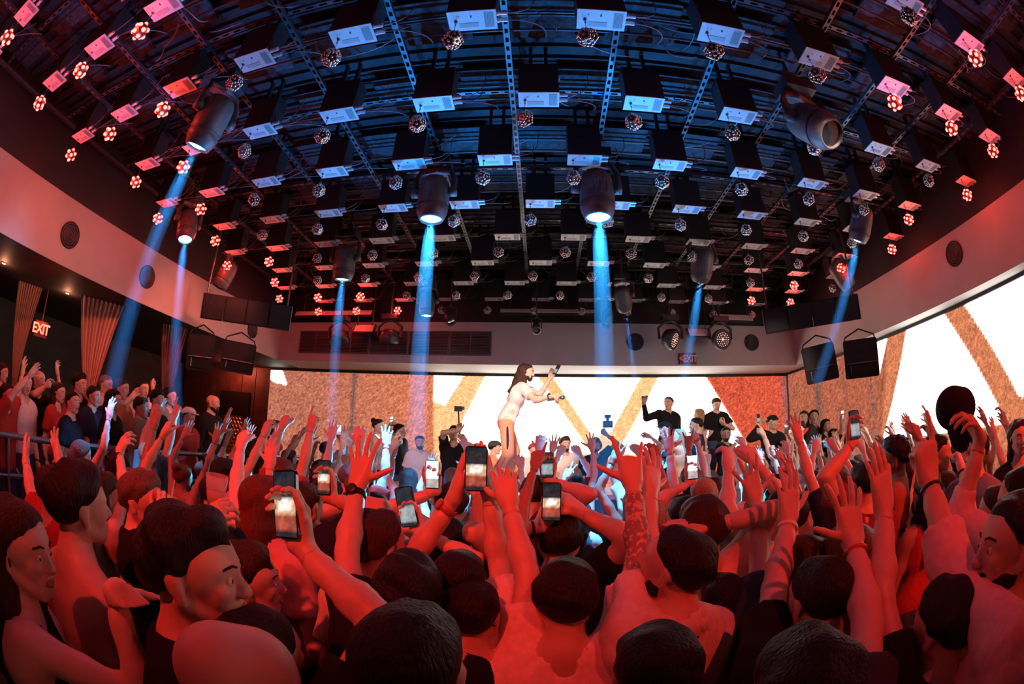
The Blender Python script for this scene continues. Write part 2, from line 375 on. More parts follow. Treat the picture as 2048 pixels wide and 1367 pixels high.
mb=MB(); mb.add([v*BR for v in DV],DF); ball_body=mb.mesh('body'); ball_body.materials.append(M_chrome)
mb=MB()
for v in DV: mb.dome(v.normalized()*BR*.94,v,.0140,.012,7)
for v in DE: mb.dome(v.normalized()*BR*.88,v,.0135,.012,7)
for f_ in DF:
    v=sum((DV[i_] for i_ in f_),Vector())/5; mb.dome(v.normalized()*BR*.79,v,.0150,.012,7)
ball_lens=mb.mesh('lens_studs',True); ball_lens.materials.append(M_chrome2)
mb=MB(); mb.cyl((0,0,BR*.9),(0,0,BR+.03),.012,8); mb.cyl((0,0,BR+.03),(0,0,.204),.0022,5); mb.cyl((0,0,.16),(0,0,.175),.006,6); mb.lathe([(.004,.190),(.012,.198),(.012,.2062)],8)
ball_wire=mb.mesh('hanger'); ball_wire.materials.append(M_rail)
M_ledred=glow('red_led',(1.0,.05,.04),16); M_shell=mat('led_shell',(.10,.03,.03),.4)
DIRS=[Vector(d).normalized() for d in [(a,b,c) for a in(-1,1) for b in(-1,1) for c in(-1,1)]+[(1,0,0),(-1,0,0),(0,1,0),(0,-1,0),(0,0,1),(0,0,-1)]]
QL=Vector((-1,-1,-1)).rotation_difference(Vector((0,-.86,-.5)))
mb=MB()
for d in DIRS: dd=QL@d; mb.dome(dd*BR*.90,dd,.0200,.016,8)
led_dots=mb.mesh('led_lenses',True); led_dots.materials.append(M_ledred)
mb=MB(); mb.add([v*BR for v in DV],DF); led_body=mb.mesh('body'); led_body.materials.append(M_shell)
LIT_PX=[(20,88),(275,68),(160,145),(84,210),(330,220),(225,268),(147,308),(367,333),(272,363),(199,390),(408,420),(320,440),(249,458),(430,485),(351,497),(285,508),(455,534),(385,541),(541,523),
 (545,562),(473,568),(562,597),(638,595),(725,594),(638,622),(712,620),(793,620),(1947,107),(2035,172),(1800,200),(1912,253),(1995,301),(1934,383),(1995,412),(1825,437),(1896,457),(1785,494),(1763,541),(1688,536),(1586,567),(1586,603),(1508,603)]
grid=[]
for r in range(-3,9):
    for kk in range(-7,8):
        k=kk+(.5 if r%2 else 0); x=X0+k*S; y=(1.2834+1.0299*r)*S
        if XL+.42<x<XR-.35: grid.append((r,k,x,y,HC+2.8296*S))
px={ (g[0],g[1]):project((g[2],g[3],g[4])) for g in grid if g[0]>=0}
lit=set()
for p in LIT_PX:
    b=min(px,key=lambda q:(px[q][0]-p[0])**2+(px[q][1]-p[1])**2)
    if math.hypot(px[b][0]-p[0],px[b][1]-p[1])<45: lit.add(b)
for g in grid:
    if g[0]<0 and abs(g[1])>3.2: lit.add((g[0],g[1]))  # outer balls of the unseen rows behind the camera, assumed lit
rr=random.Random(5)
for r,k,x,y,z in grid:
    row=[g for g in grid if g[0]==r]; pos=sorted(g[1] for g in row).index(k)+1
    where=f'{ORD[pos]} from left soffit, {ORD[9-r]} row from stage wall'
    w=copy_tree(proto_winch); w.location=(x,y,4.72)
    tag(w,'black winch box, '+where,'winch box','winch boxes hung from the ceiling struts')
    if x>4.7:
        for c in [c for c in w.children if c.name.startswith('cable')]: bpy.data.objects.remove(c)
    b=empty('led_ball',(x,y,z)); il=(r,k) in lit
    if il:
        c1=link('body',led_body,b); c2=tag(link('led_lenses',led_dots,b),'glowing red lamps',kind='stuff'); link('hanger',ball_wire,b)
        a=rr.uniform(-.3,.3)
        e=(rr.uniform(-.15,.15),rr.uniform(-.3,.3),a); c1.rotation_euler=e; c2.rotation_euler=e
        tag(b,'glowing red LED ball, '+where,'LED ball','red lit LED balls')
        point('led_ball_lamp',(x,y-.105,z-.03),RED,6.0,.03)
    else:
        c1=link('body',ball_body,b); c2=tag(link('lens_studs',ball_lens,b),kind='stuff'); link('hanger',ball_wire,b)
        e=(rr.uniform(0,6.3),rr.uniform(0,6.3),rr.uniform(0,6.3))
        c1.rotation_euler=e; c2.rotation_euler=e
        tag(b,'unlit mirrored LED ball, '+where,'LED ball','unlit LED balls')
for o in [proto_winch]+list(proto_winch.children_recursive): bpy.data.objects.remove(o)
ZH=5.365
# ------------------------------------------------------------------ moving heads with their beams
M_lens_blue=glow('lens_blue',(.10,.62,1.0),14); M_lens_core=glow('lens_core',(.75,.95,1.0),30); M_lens_off=mat('lens_off',(.02,.03,.05),.05,0,coat=1)
M_haze=bpy.data.materials.new('stage_haze'); M_haze.use_nodes=True
N,L_=nodes(M_haze); N.remove(N['Principled BSDF']); vs_=N.new('ShaderNodeVolumeScatter'); vs_.inputs['Density'].default_value=.08; vs_.inputs['Anisotropy'].default_value=0.0
L_.new(vs_.outputs[0],N['Material Output'].inputs['Volume'])
def frame(d):
    q=Vector(d).normalized().to_track_quat('Z','Y'); return q
def moving_head(lens,d,label,on=True,scale=1.0,beam_end=None,power=900,tint=None,wide=4.2):
    d=Vector(d).normalized(); lens=Vector(lens); Ln=.50*scale; piv=lens-d*.32*scale
    root=empty('moving_head',(piv.x,piv.y,ZH)); tag(root,label,'stage light','moving head lights'); o=root.location.copy(); lc=lambda p: Vector(p)-o
    b=lens-d*Ln; R=.16*scale; m=MB()
    m.lathe([(.07*scale,0),(.115*scale,.02),(R*.92,.07*scale),(R,.16*scale),(R,.34*scale),(R*.96,.36*scale),(R*.96,.375*scale),(R,.385*scale),(R*.93,.43*scale),(R*.80,.485*scale),(R*.74,.50*scale),(R*.68,.50*scale),(R*.66,.47*scale)],24,lc(b),d,0)
    hd=m.build('head',M_fix,root,True)
    m=MB(); q=frame(d)
    for k in range(5):
        a=k*.4+.3; n=q@Vector((math.cos(a),math.sin(a),0)); m.cyl(lc(b+d*.18*scale+n*R*.99),lc(b+d*.30*scale+n*R*.99),.006,5)
    m.lathe([(R*1.02,.345*scale),(R*1.035,.352*scale),(R*1.02,.36*scale)],24,lc(b),d,0,False); m.build('trim_ring',M_rail,hd,True)
    m=MB(); m.lathe([(R*.67,.476*scale),(R*.4,.486*scale),(.001,.49*scale)],20,lc(b),d,0,False)
    if on: m.lathe([(R*.34,.491*scale),(.001,.495*scale)],16,lc(b),d,1,False)
    m.build('lens',[M_lens_blue,M_lens_core] if on else [M_lens_off],hd,True)
    # yoke and base
    side=d.cross(Vector((0,0,1)))
    if side.length<.15: side=Vector((1,0,0))
    side.normalize(); side.z=0; side.normalize(); top=piv+Vector((0,0,.30*scale)); m=MB()
    for s in(-1,1):
        p=piv+side*s*(R+.045*scale); m.cyl(lc(p-side*s*.05*scale),lc(p+side*s*.03*scale),.05*scale,12); m.tube([lc(p),lc(p+Vector((0,0,.16*scale))),lc(piv+side*s*(R+.02)*.9+Vector((0,0,.26*scale))),lc(top)],.034*scale,8)
    m.build('yoke',M_fix,root,True)
    m=MB(); m.box(tuple(lc(top)-Vector((.15,.12,0))*scale),tuple(lc(top)+Vector((.15,.12,.11))*scale)); m.build('base',M_gray,root)
    m=MB(); m.cyl(lc(top+Vector((0,0,.11*scale))),(0,0,0),.02,8); m.box((-.05,-.02,-.33),(.05,.02,-.26)); m.build('clamp_pole',M_rail,root)
    if on and beam_end is not None:
        e=Vector(beam_end); ln=(e-lens).length; st=lens+d*.01; m=MB(); m.lathe([(.060*scale,.0),(.062*scale+.018*ln,ln)],20,lc(st),e-lens,0); bm_=m.build('light_beam',M_haze,root,True); tag(bm_,'blue beam of light in the haze',kind='stuff')
        spot('beam_lamp',st-d*.0+ (e-lens).normalized()*.004,e,(.02,.27,1.0),power,wide,.25 if wide<5 else 1.0,.03)
        if lens.y<6.5: spot('halo_lamp',st+(e-lens).normalized()*.006,e,(.03,.38,1.0),1900 if wide<5 else 6500,24 if wide<5 else 32,1.0,.03)  # added wider spot from the same lens, spreading blue onto the crowd
    elif on: spot('beam_lamp',lens+d*.02,lens+d*3,(.03,.33,1.0),power*.3,10,.4,.03)
    return root
DOWN=(0,0,-1)
def P3(p): return tuple(float(x) for x in p)
def beam(lpx,zl,epx,ze): a=Vector(P3(atz(*lpx,zl))); return a,Vector(P3(ze))
MH=[((393,295),at(225,770,4.3),'beaming moving head near the red balls at upper left, tilted towards the lounge',1,1.0),
    ((370,480),at(353,850,5.25),'beaming moving head beside the left soffit, between the red balls',1,.9),
    ((685,560),(-2.85,6.0,1.8),'beaming moving head left of centre, hung in front of the vent grilles',1,1.0),
    ((862,440),(-1.1,4.1,1.5),'red-sided moving head left of centre with its beam straight down',1,1.0),
    ((1197,437),(.56,4.0,1.5),'largest-looking moving head right of centre with its beam straight down',1,1.1),
    ((1400,562),at(1366,765,7.0),'beaming moving head right of centre, in front of the exit sign',1,.95),
    ((1715,483),at(1634,765,6.0),'beaming moving head near the right soffit, aimed back at the stage corner',1,.9),
    ((1250,622),at(1272,775,8.2),'farthest beaming moving head, over the stage',1,.85),
    ((853,632),(-1.97,7.6,1.9),'farthest moving head left of the performer, pointing straight down',1,.85)]
for lp,e,lab,on,sc in MH:
    l=Vector(P3(atz(*lp,4.25))); e=P3(e); moving_head(l,Vector(e)-l,lab,True,sc,e,9000,None,4.2 if lp[0] not in(862,1197) else 5.5)
l=Vector(P3(atz(1665,268,4.25))); moving_head(l,(.12,-.62,-.75),'unlit moving head at upper right with a dark lens, facing the audience',False,1.05)
l=Vector(P3(atz(1700,575,4.25))); moving_head(l,(.45,-.1,-.8),'pale moving head by the right speaker array, lens turned aside',False,.95)
l=Vector((-5.0,5.6,4.2)); moving_head(l,(-.25,-.15,-.9),'pale moving head by the left speaker array, above the hanging speakers',False,.95)
# ------------------------------------------------------------------ fixtures along the stage end
M_dot=glow('wash_dot',(1,.55,.45),1.3); M_dotc=glow('wash_dot_red',(1,.22,.12),6)
def wash_head(c,d,label,face):
    c=Vector(c); d=Vector(d).normalized(); root=empty('wash_light',(c.x,c.y,ZH)); o=root.location.copy(); lc=lambda p:Vector(p)-o; tag(root,label,'stage light','LED wash heads at the stage end')
    m=MB(); m.lathe([(.08,-.16),(.15,-.12),(.19,-.02),(.20,.06),(.185,.10),(.17,.10),(.165,.085)],22,lc(c),d); hd=m.build('head',M_gray,root,True)
    q=frame(d); m=MB(); m.lathe([(.165,.088),(.001,.09)],22,lc(c),d,0,False); m.build('lens_plate',M_black,hd)
    if face:
        m=MB()
        for ring,nn in ((0,1),(.045,6),(.085,12),(.125,18)):
            for k in range(nn): a=2*PI*k/nn; p=c+d*.09+q@Vector((ring*math.cos(a),ring*math.sin(a),0)); m.dome(lc(p),d,.010 if ring else .022,.008,6,1 if ring<.04 else 0)
        tag(m.build('led_lenses',[M_dot,M_dotc],hd),kind='stuff')
    m=MB(); top=c+Vector((0,0,.34))
    for s in(-1,1): m.tube([lc(c+Vector((s*.22,0,0))),lc(c+Vector((s*.23,0,.2))),lc(c+Vector((s*.12,0,.30))),lc(top)],.03,8)
    m.build('yoke',M_gray,root,True); m=MB(); m.box(tuple(lc(top)-Vector((.16,.12,0))),tuple(lc(top)+Vector((.16,.12,.09)))); m.build('base',M_gray,root); m=MB(); m.cyl(lc(top+Vector((0,0,.09))),(0,0,0),.02,8); m.build('clamp_pole',M_rail,root)
wash_head((-3.86,8.15,3.98),(.2,-.3,-.9),'dark LED wash head farthest left at the stage end',False)
wash_head((-2.81,8.15,4.0),(-.1,.2,-.95),'dark LED wash head between the vent grilles, lens turned away',False)
wash_head((2.39,8.15,4.02),(.75,-.55,-.4),'LED wash head turned sideways, left of the glowing-dotted one',True)
wash_head((3.41,8.15,4.02),(.1,-.97,-.2),'LED wash head facing the camera with a grid of glowing dots',True)
def par_can(c,d,label,lit=False,sc=1.0):
    c=Vector(c); d=Vector(d).normalized(); root=empty('par_can',(c.x,c.y,ZH)); o=root.location.copy(); lc=lambda p:Vector(p)-o; tag(root,label,'stage light')
    m=MB(); m.lathe([(.03*sc,-.22*sc),(.07*sc,-.2*sc),(.085*sc,-.1*sc),(.09*sc,.1*sc),(.08*sc,.1*sc),(.078*sc,.06*sc)],18,lc(c),d); hd=m.build('can',M_gray,root,True)
    m=MB(); m.lathe([(.078*sc,.065*sc),(.001,.07*sc)],16,lc(c),d,0,False); m.build('lens',M_lens_off,hd)
    if lit: m=MB(); m.lathe([(.086*sc,.10*sc),(.092*sc,.105*sc),(.086*sc,.11*sc)],18,lc(c),d,0,False); m.build('lens_rim',M_metal,hd)
    m=MB()
    for s in(-1,1): m.tube([lc(c+Vector((s*.11*sc,0,0))),lc(c+Vector((s*.11*sc,0,.2*sc))),lc(c+Vector((0,0,.24*sc)))],.010,6)
    m.cyl(lc(c+Vector((0,0,.24*sc))),(0,0,0),.014,8); m.build('bracket',M_rail,root)
par_can((-1.63,8.0,4.32),(.35,-.3,-.9),'black par can left of the performer, below the last winch row')
par_can((1.18,8.0,4.30),(-.35,-.2,-.9),'black par can right of the performer, below the last winch row')
par_can((-.08,7.8,4.10),(.05,-.75,-.65),'small black spotlight with a pale lens ring above the performer',True,.8)
for (a_,b_,an_,pw_),lb_ in zip(FRONT,('for the performer','for the right of the stage','for the left of the stage')): par_can(tuple(Vector(a_)-(Vector(b_)-Vector(a_)).normalized()*.13),Vector(b_)-Vector(a_),'assumed black front spotlight hung over the audience '+lb_)  # cans added for the assumed front lamps
def flat_panel(c,w,h,label,col=(.8,.76,.74),rows=3):
    root=empty('panel_light',(c[0],c[1],ZH)); tag(root,label,'stage light'); lc=lambda p:Vector(p)-root.location
    M=Matrix.Translation(lc(c))@Matrix.Rotation(math.radians(-35),4,'X'); MB().box((-w/2-.02,.0,-h/2-.02),(w/2+.02,.05,h/2+.02),0,M).build('housing',M_black,root)
    for i in range(rows): MB().box((-w/2,-.012,-h/2+i*h/rows+.004),(w/2,0,-h/2+(i+1)*h/rows-.004),0,M).build('diffuser_strip',mat('diffuser_pale',col,.4),root)
    for s in(-1,1): MB().cyl(lc((c[0]+s*w*.4,c[1]+.03,c[2]+h*.3)),(s*w*.4,0.03,0),.01,6).build('hanger',M_rail,root)
flat_panel((-3.38,8.25,4.20),.40,.20,'pale striped LED panel above the vent grilles, left of the performer')
flat_panel((2.99,8.25,4.18),.40,.20,'pale striped LED panel between the two dotted wash heads')
flat_panel((.12,8.3,4.56),1.75,.10,'long pale light bar across the ceiling edge above the performer',(.8,.78,.76),2)
flat_panel((-4.15,8.3,4.53),1.75,.12,'long pale light bar at the ceiling edge beside the left speaker array',(.75,.62,.58),2)
flat_panel((3.75,8.3,4.50),.95,.16,'short pale light bar at the ceiling edge beside the right speaker array',(.7,.66,.62),2)
for p in WASH:  # housings added for the assumed red wash lamps, out of view
    root=empty('assumed_wash_batten',(p[0],p[1],ZH)); tag(root,'assumed red wash batten above the audience near x '+str(p[0]) if 0 else None,'stage light','assumed red wash battens behind the photographer'); root['label']={-3.6:'assumed red wash batten outermost over the left of the audience',-1.2:'assumed red wash batten inner left over the audience',1.2:'assumed red wash batten inner right over the audience',3.6:'assumed red wash batten outermost over the right of the audience'}[p[0]]
    M=Matrix.Translation((0,0,p[2]-ZH)); MB().box((-.45,-.18,.03),(.45,-.10,.25),0,M).build('housing',M_black,root)
    for s in(-1,1): MB().cyl((s*.3,-.14,p[2]-ZH+.25),(s*.3,-.14,0),.012,6).build('hanger',M_rail,root)
for p,lb in zip(BWASH,('left','middle','right')):  # fixture bodies for the added blue wash spots
    root=empty('added_booth_wash',(p[0],p[1],p[2]-.34)); tag(root,f'added blue wash lamp on the booth front, {lb} one','stage light','added blue booth wash lamps')
    m=MB(); m.lathe([(.05,-.14),(.09,-.10),(.10,.04),(.09,.05),(.088,.03)],16,(0,0.02,.34),(0,-.75,.66)); m.build('can',M_gray,root,True)
    m=MB(); m.lathe([(.086,.032),(.001,.035)],16,(0,.02,.34),(0,-.75,.66),0,False); m.build('lens',M_lens_blue,root)
    m=MB(); m.box((-.12,-.08,0),(.12,.08,.03)); m.cyl((-.115,.02,.03),(-.115,.02,.34),.012,6); m.cyl((.115,.02,.03),(.115,.02,.34),.012,6); m.build('bracket',M_rail,root)
# ------------------------------------------------------------------ loudspeakers
M_grille=mat('speaker_grille',(.010,.009,.009),.4,0,bump=(300,.3),spec=.3); M_spk=mat('speaker_black',(.009,.009,.010),.38,spec=.35)
def array(TL,TR,Hh,label,flipd):
    TL=Vector(TL); TR=Vector(TR); ux=(TR-TL); W_=ux.length; ux.normalize(); n=Vector((ux.y,-ux.x,0)); 
    if n.y>0: n=-n
    n=(n+Vector((0,0,-.25))).normalized(); uz=n.cross(ux)
    if uz.z<0: uz=-uz
    root=empty('speaker_array',tuple(TL)); tag(root,label,'loudspeaker','hung speaker arrays'); M=Matrix(((ux.x,-n.x,uz.x,0),(ux.y,-n.y,uz.y,0),(ux.z,-n.z,uz.z,0),(0,0,0,1)))
    cw=W_/4
    for i in range(4):
        c=MB().box((i*cw+.004,0.015,-Hh),((i+1)*cw-.004,.38,0),0,M).build('cabinet',M_spk,root); MB().box((i*cw+.018,0,-Hh+.02),((i+1)*cw-.018,.015,-.02),0,M).build('grille',M_grille,c)
    for x in(-.012,W_): MB().box((x,.0,-Hh),(x+.012,.38,0),0,M).build('end_plate',M_metal,root)
    for x in(.05,W_-.05):
        p=M@Vector((x,.18,0)); m=MB(); k=0; z=p.z
        while z<ZH-.06-TL.z:
            m.lathe([(.012,0),(.016,.01),(.016,.045),(.012,.055)],6,(p.x,p.y,z),(0,0,1)); z+=.05
        m.build('chain',M_rail,root)
    return M,TL
array((-4.62,4.86,3.86),(-3.58,5.78,3.90),.36,'row of black speaker cabinets hung at the left corner of the stage',1)
array((3.22,5.95,3.95),(4.46,5.08,3.98),.36,'row of black speaker cabinets hung at the right corner of the stage',1)
def hung_speaker(TL,TR,BR,BL,label,top):
    TL,TR,BR,BL=map(Vector,(TL,TR,BR,BL)); ux=(TR-TL+BR-BL).normalized(); v=(TL-BL+TR-BR); uz=(v-ux*v.dot(ux)).normalized(); n=ux.cross(uz)
    if n.y>0: n=-n
    w=((TR-TL).length+(BR-BL).length)/2; hh=((TL-BL).length+(TR-BR).length)/2; c=(TL+TR+BR+BL)/4; root=empty('speaker_cabinet',tuple(c)); tag(root,label,'loudspeaker','hung speaker boxes')
    M=Matrix(((ux.x,-n.x,uz.x,0),(ux.y,-n.y,uz.y,0),(ux.z,-n.z,uz.z,0),(0,0,0,1))); R2=Matrix.Rotation(PI/2,4,'X')
    m=MB(); m.rbox((-w/2,-hh/2,-.34),(w/2,hh/2,0),.03,0,M@Matrix(((1,0,0,0),(0,0,-1,0),(0,1,0,0),(0,0,0,1)))); cb=m.build('cabinet',M_spk,root)
    MB().box((-w/2+.03,-.018,-hh*.10),(w/2-.03,0,hh/2-.03),0,M).build('grille',M_grille,cb)
    MB().box((-w*.30,-.014,-hh/2+.05),(w*.30,0,-hh*.18),0,M).build('horn_mouth',mat('horn_black',(.008,.008,.008),.3),cb); 
    m=MB(); m.cyl(M@Vector((-w*.32,-.02,-hh*.16)),M@Vector((-w*.32,-.02,-hh/2+.06)),.006,6); m.cyl(M@Vector((-w/2+.03,-.02,-hh*.11)),M@Vector((w/2-.03,-.02,-hh*.11)),.006,6); m.build('edge_strip',M_metal,cb)
    tp=Vector(top)-c; m=MB(); a=M@Vector((-w/2,.15,hh/2-.06)); b=M@Vector((w/2,.15,hh/2-.06)); a2=M@Vector((-w/2+.04,.15,hh/2+.05)); b2=M@Vector((w/2-.04,.15,hh/2+.05)); mid=(a2+b2)/2+Vector((0,0,.10)); m.tube([a,a2,mid,b2,b],.012,6); m.build('yoke',M_black,root)
q=lambda px,py,d=7.0: P3(at(px,py,d))
hung_speaker(q(448,678),q(515,690),q(503,752),q(438,738),'black speaker box hung under the left array, nearer the stage screen',(0,0,0))
hung_speaker(q(376,665),q(430,672),q(427,745),q(372,738),'black speaker box hung under the left array, nearer the lounge',(0,0,0))
hung_speaker(q(1600,698),q(1664,682),q(1681,754),q(1616,770),'black speaker box hung under the right array, tilted one nearer the stage',(0,0,0))
hung_speaker(q(1688,682),q(1755,672),q(1757,751),q(1689,759),'black speaker box hung under the right array, upright one before the white triangle',(0,0,0))
def round_speaker(c,n,label,r=.17):
    n=Vector(n); root=empty('soffit_speaker',c); tag(root,label,'loudspeaker','round soffit speakers'); 
    m=MB(); m.lathe([(r,0),(r,.02),(r*.9,.026),(r*.88,.012)],28,(0,0,0),n); m.build('rim',M_black,root,True)
    m=MB(); m.lathe([(r*.88,.008),(.001,.010)],28,(0,0,0),n,0,False); m.build('mesh_disc',M_grille,root)
    m=MB()
    for k in range(1,5): m.lathe([(r*.2*k,.012),(r*.2*k+.008,.018),(r*.2*k+.016,.012)],24,(0,0,0),n,0,False)
    m.build('grille_rings',M_gray,root,True)
for c,n,lb in (((XL,2.75,3.99),(1,0,0),'round black speaker in the left soffit nearest the camera'),((XL,4.40,4.0),(1,0,0),'round black speaker in the left soffit behind the blue beam'),((XL,7.5,3.99),(1,0,0),'round black speaker in the left soffit half hidden by the speaker array'),
    ((1.8,YB,4.06),(0,-1,0),'round black speaker in the back soffit behind a blue beam'),((4.31,YB,4.07),(0,-1,0),'round black speaker in the back soffit beside the dotted wash head'),((XR,3.66,4.13),(-1,0,0),'round black speaker in the right soffit'),((XL,.95,4.0),(1,0,0),'round black speaker in the left soffit cut by the picture edge')):
    round_speaker(c,n,lb)
# vents in the back soffit
vs5=np.linspace(-5.02,-.92,6)
for i in range(5):
    root=empty('vent_grille',(vs5[i]+.41,YB,4.0)); tag(root,f'dark louvred vent in the back soffit, {ORD[i+1]} from the left speaker array','vent','vent grilles in the back soffit')
    a=.40; m=MB(); m.box((-a,-.02,-.235),(a,0,-.215)); m.box((-a,-.02,.215),(a,0,.235)); m.box((-a,-.02,-.215),(-a+.02,0,.215)); m.box((a-.02,-.02,-.215),(a,0,.215)); m.box((-.01,-.018,-.215),(.01,-.002,.215)); m.build('frame',mat('vent_frame',(.13,.10,.09),.6),root)
    MB().box((-a+.02,-.004,-.215),(a-.02,-.001,.215)).build('backing',M_black,root); sm=MB()
    for k in range(14): MB().box((-a+.02,-.016,-.21+k*.0305),(a-.02,-.006,-.21+k*.0305+.012)).build('slat',mat('vent_slat',(.11,.085,.075),.6),root)
# exit signs
def sign(c,d,txt,w,h,plate,ink,label,hang=None):
    c=Vector(c); d=Vector(d).normalized(); q=Matrix.Rotation(math.atan2(d.x,-d.y),4,'Z'); root=empty('exit_sign',tuple(c)); root.rotation_euler=q.to_euler(); tag(root,label,'sign')
    MB().box((-w/2,0,-h/2),(w/2,.04,h/2)).build('plate',plate,root); MB().box((-w/2-.01,-.004,-h/2-.01),(w/2+.01,0.042,-h/2)).build('rim',M_gray,root); MB().box((-w/2-.01,-.004,h/2),(w/2+.01,.042,h/2+.01)).build('rim',M_gray,root)
    cu=bpy.data.curves.new('lettering','FONT'); cu.body=txt; cu.size=h*.98; cu.align_x='CENTER'; cu.align_y='CENTER'; cu.extrude=.002; cu.materials.append(ink); cu.offset=.004; cu.space_character=.95
    tmp=link('tmp',cu); me=bpy.data.meshes.new_from_object(tmp.evaluated_get(bpy.context.evaluated_depsgraph_get())); bpy.data.objects.remove(tmp)
    o=link('lettering',me,root,(0,-.004,0),(PI/2,0,0)); o.scale=(.80,1.0,1)
    if hang: MB().cyl((0,.02,h/2),(0,.02,hang-c.z),.01,6).build('stem',M_gray,root)
M_exr=glow('exit_red',(1,.10,.06),6); M_exw=mat('exit_cream',(.85,.62,.52),.5)
sign((2.85,YB-.045,3.73),(0,-1,0),'<EXIT',.34,.19,mat('exit_plate',(.22,.045,.035),.5),M_exw,'EXIT sign with an arrow on the back soffit above the LED wall')
e=at(82,658,7.0); sign(P3(e),(-e[0],-e[1],0),'EXIT',.21,.19,mat('exit_plate_dark',(.10,.01,.01),.4),M_exr,'glowing red EXIT sign hung from the lounge ceiling',ZS)
point('exit_sign_lamp',(e[0]*.96,e[1]*.96,e[2]+.12),(1,.05,.03),6,.05)
# ------------------------------------------------------------------ lounge drapes, rail, lamps, booth
M_drape=mat('drape_cream',(.62,.46,.36),.85,bump=(40,.2))
def drape(px,d,w,label):
    e=at(px[0],px[1],d); root=empty('drape',(e[0],e[1],.6)); root.rotation_euler=(0,0,math.atan2(e[1],e[0])-PI/2); tag(root,label,'curtain','tied lounge drapes')
    m=MB(); H_=3.0; n=36; rows=16; vs=[];fs=[]
    for j in range(rows+1):
        t=j/rows; z=H_*t; wd=w*(.20+.80*(t-.52)/.48) if t>.52 else w*(.20+.35*(.52-t)/.52)
        for i in range(n+1): u=i/n-.5; vs.append((u*wd,.035*math.sin(i*PI*.55)+.02*math.sin(i*1.7),z))
    for j in range(rows):
        for i in range(n): a=j*(n+1)+i; fs.append((a,a+1,a+n+2,a+n+1))
    k=len(vs); vs2=[(x,y+.02,z) for x,y,z in vs]; m.add(vs+vs2,fs+[tuple(reversed([i+k for i in f])) for f in fs]); m.build('cloth',M_drape,root,True)
    m=MB(); m.lathe([(w*.115,-.04),(w*.125,0),(w*.115,.04)],16,(0,0,H_*.52),(0,0,1),0,False); o=m.build('tie_band',mat('tie_brown',(.2,.1,.07),.7),root,True); o.scale=(1,.45,1)
drape((185,720),7.6,.80,'tied-back cream drape left of the blue beam in the lounge'); drape((338,740),8.3,.50,'narrow tied-back cream drape beside the beam in the lounge'); drape((38,690),8.0,.50,'tied-back drape below the red EXIT sign at the left edge')
root=empty('lounge_rail',(-4.12,0,.6)); tag(root,'dark metal rail along the lounge platform edge','rail'); MB().cyl((0,.6,1.08),(0,8.0,1.08),.028,8).build('top_bar',M_metal,root); MB().cyl((0,.6,.75),(0,8.0,.75),.018,8).build('mid_bar',M_metal,root)
for i in range(8): MB().cyl((0,.65+i*1.04,0),(0,.65+i*1.04,1.08),.02,8).build('post',M_metal,root)
for i,(px,py) in enumerate(((8,525),(135,585),(250,678),(245,697),(330,705))):
    o=atz(px,py,ZS) if i<2 else None
    if o is None: continue
    root=empty('downlight',(float(o[0]),float(o[1]),ZS)); tag(root,('small amber downlight in the lounge ceiling at the left edge','small amber downlight in the lounge ceiling above the exit sign')[i],'lamp')
    MB().lathe([(.05,-.012),(.055,0)],14).build('rim',M_metal,root); MB().lathe([(.035,-.014),(.001,-.013)],12,(0,0,0),(0,0,1),0,False).build('bulb',glow('amber_bulb',(1,.55,.3),9),root)
    point('downlight_lamp',(float(o[0]),float(o[1]),ZS-.1),(1,.35,.2),6,.04)
root=empty('downlight',(-7.3,9.25,ZS)); tag(root,'small red downlight above the honeycomb door','lamp'); MB().lathe([(.05,-.012),(.055,0)],14).build('rim',M_metal,root); MB().lathe([(.035,-.014),(.001,-.013)],12,(0,0,0),(0,0,1),0,False).build('bulb',M_exr,root); point('downlight_lamp',(-7.3,9.2,ZS-.12),(1,.16,.09),26,.05)
# two added red spots without fixtures, standing in for ball light across the lounge
for i,p in enumerate(((-3.0,1.3,4.42),(-3.2,4.3,4.42))): spot('added_lounge_fill',p,(-6.6,p[1]+1.6,2.1),(1,.16,.09),(140,270)[i],70,.8,.1)
root=empty('stage_booth',(0.1,6.2,0)); tag(root,'black performance booth with pale top edge in front of the stage','booth')
MB().box((-2.1,-.48,0),(2.1,.5,1.44)).build('body',M_black,root); MB().box((-2.15,-.52,1.44),(2.15,.52,1.50)).build('top',mat('booth_top',(.55,.53,.52),.4),root); MB().box((-2.0,-.50,.15),(2.0,-.48,1.3)).build('front_panel',M_gray,root)
MB().box((-2.15,-.70,.94),(2.15,-.52,1.0)).build('lamp_shelf',M_black,root)
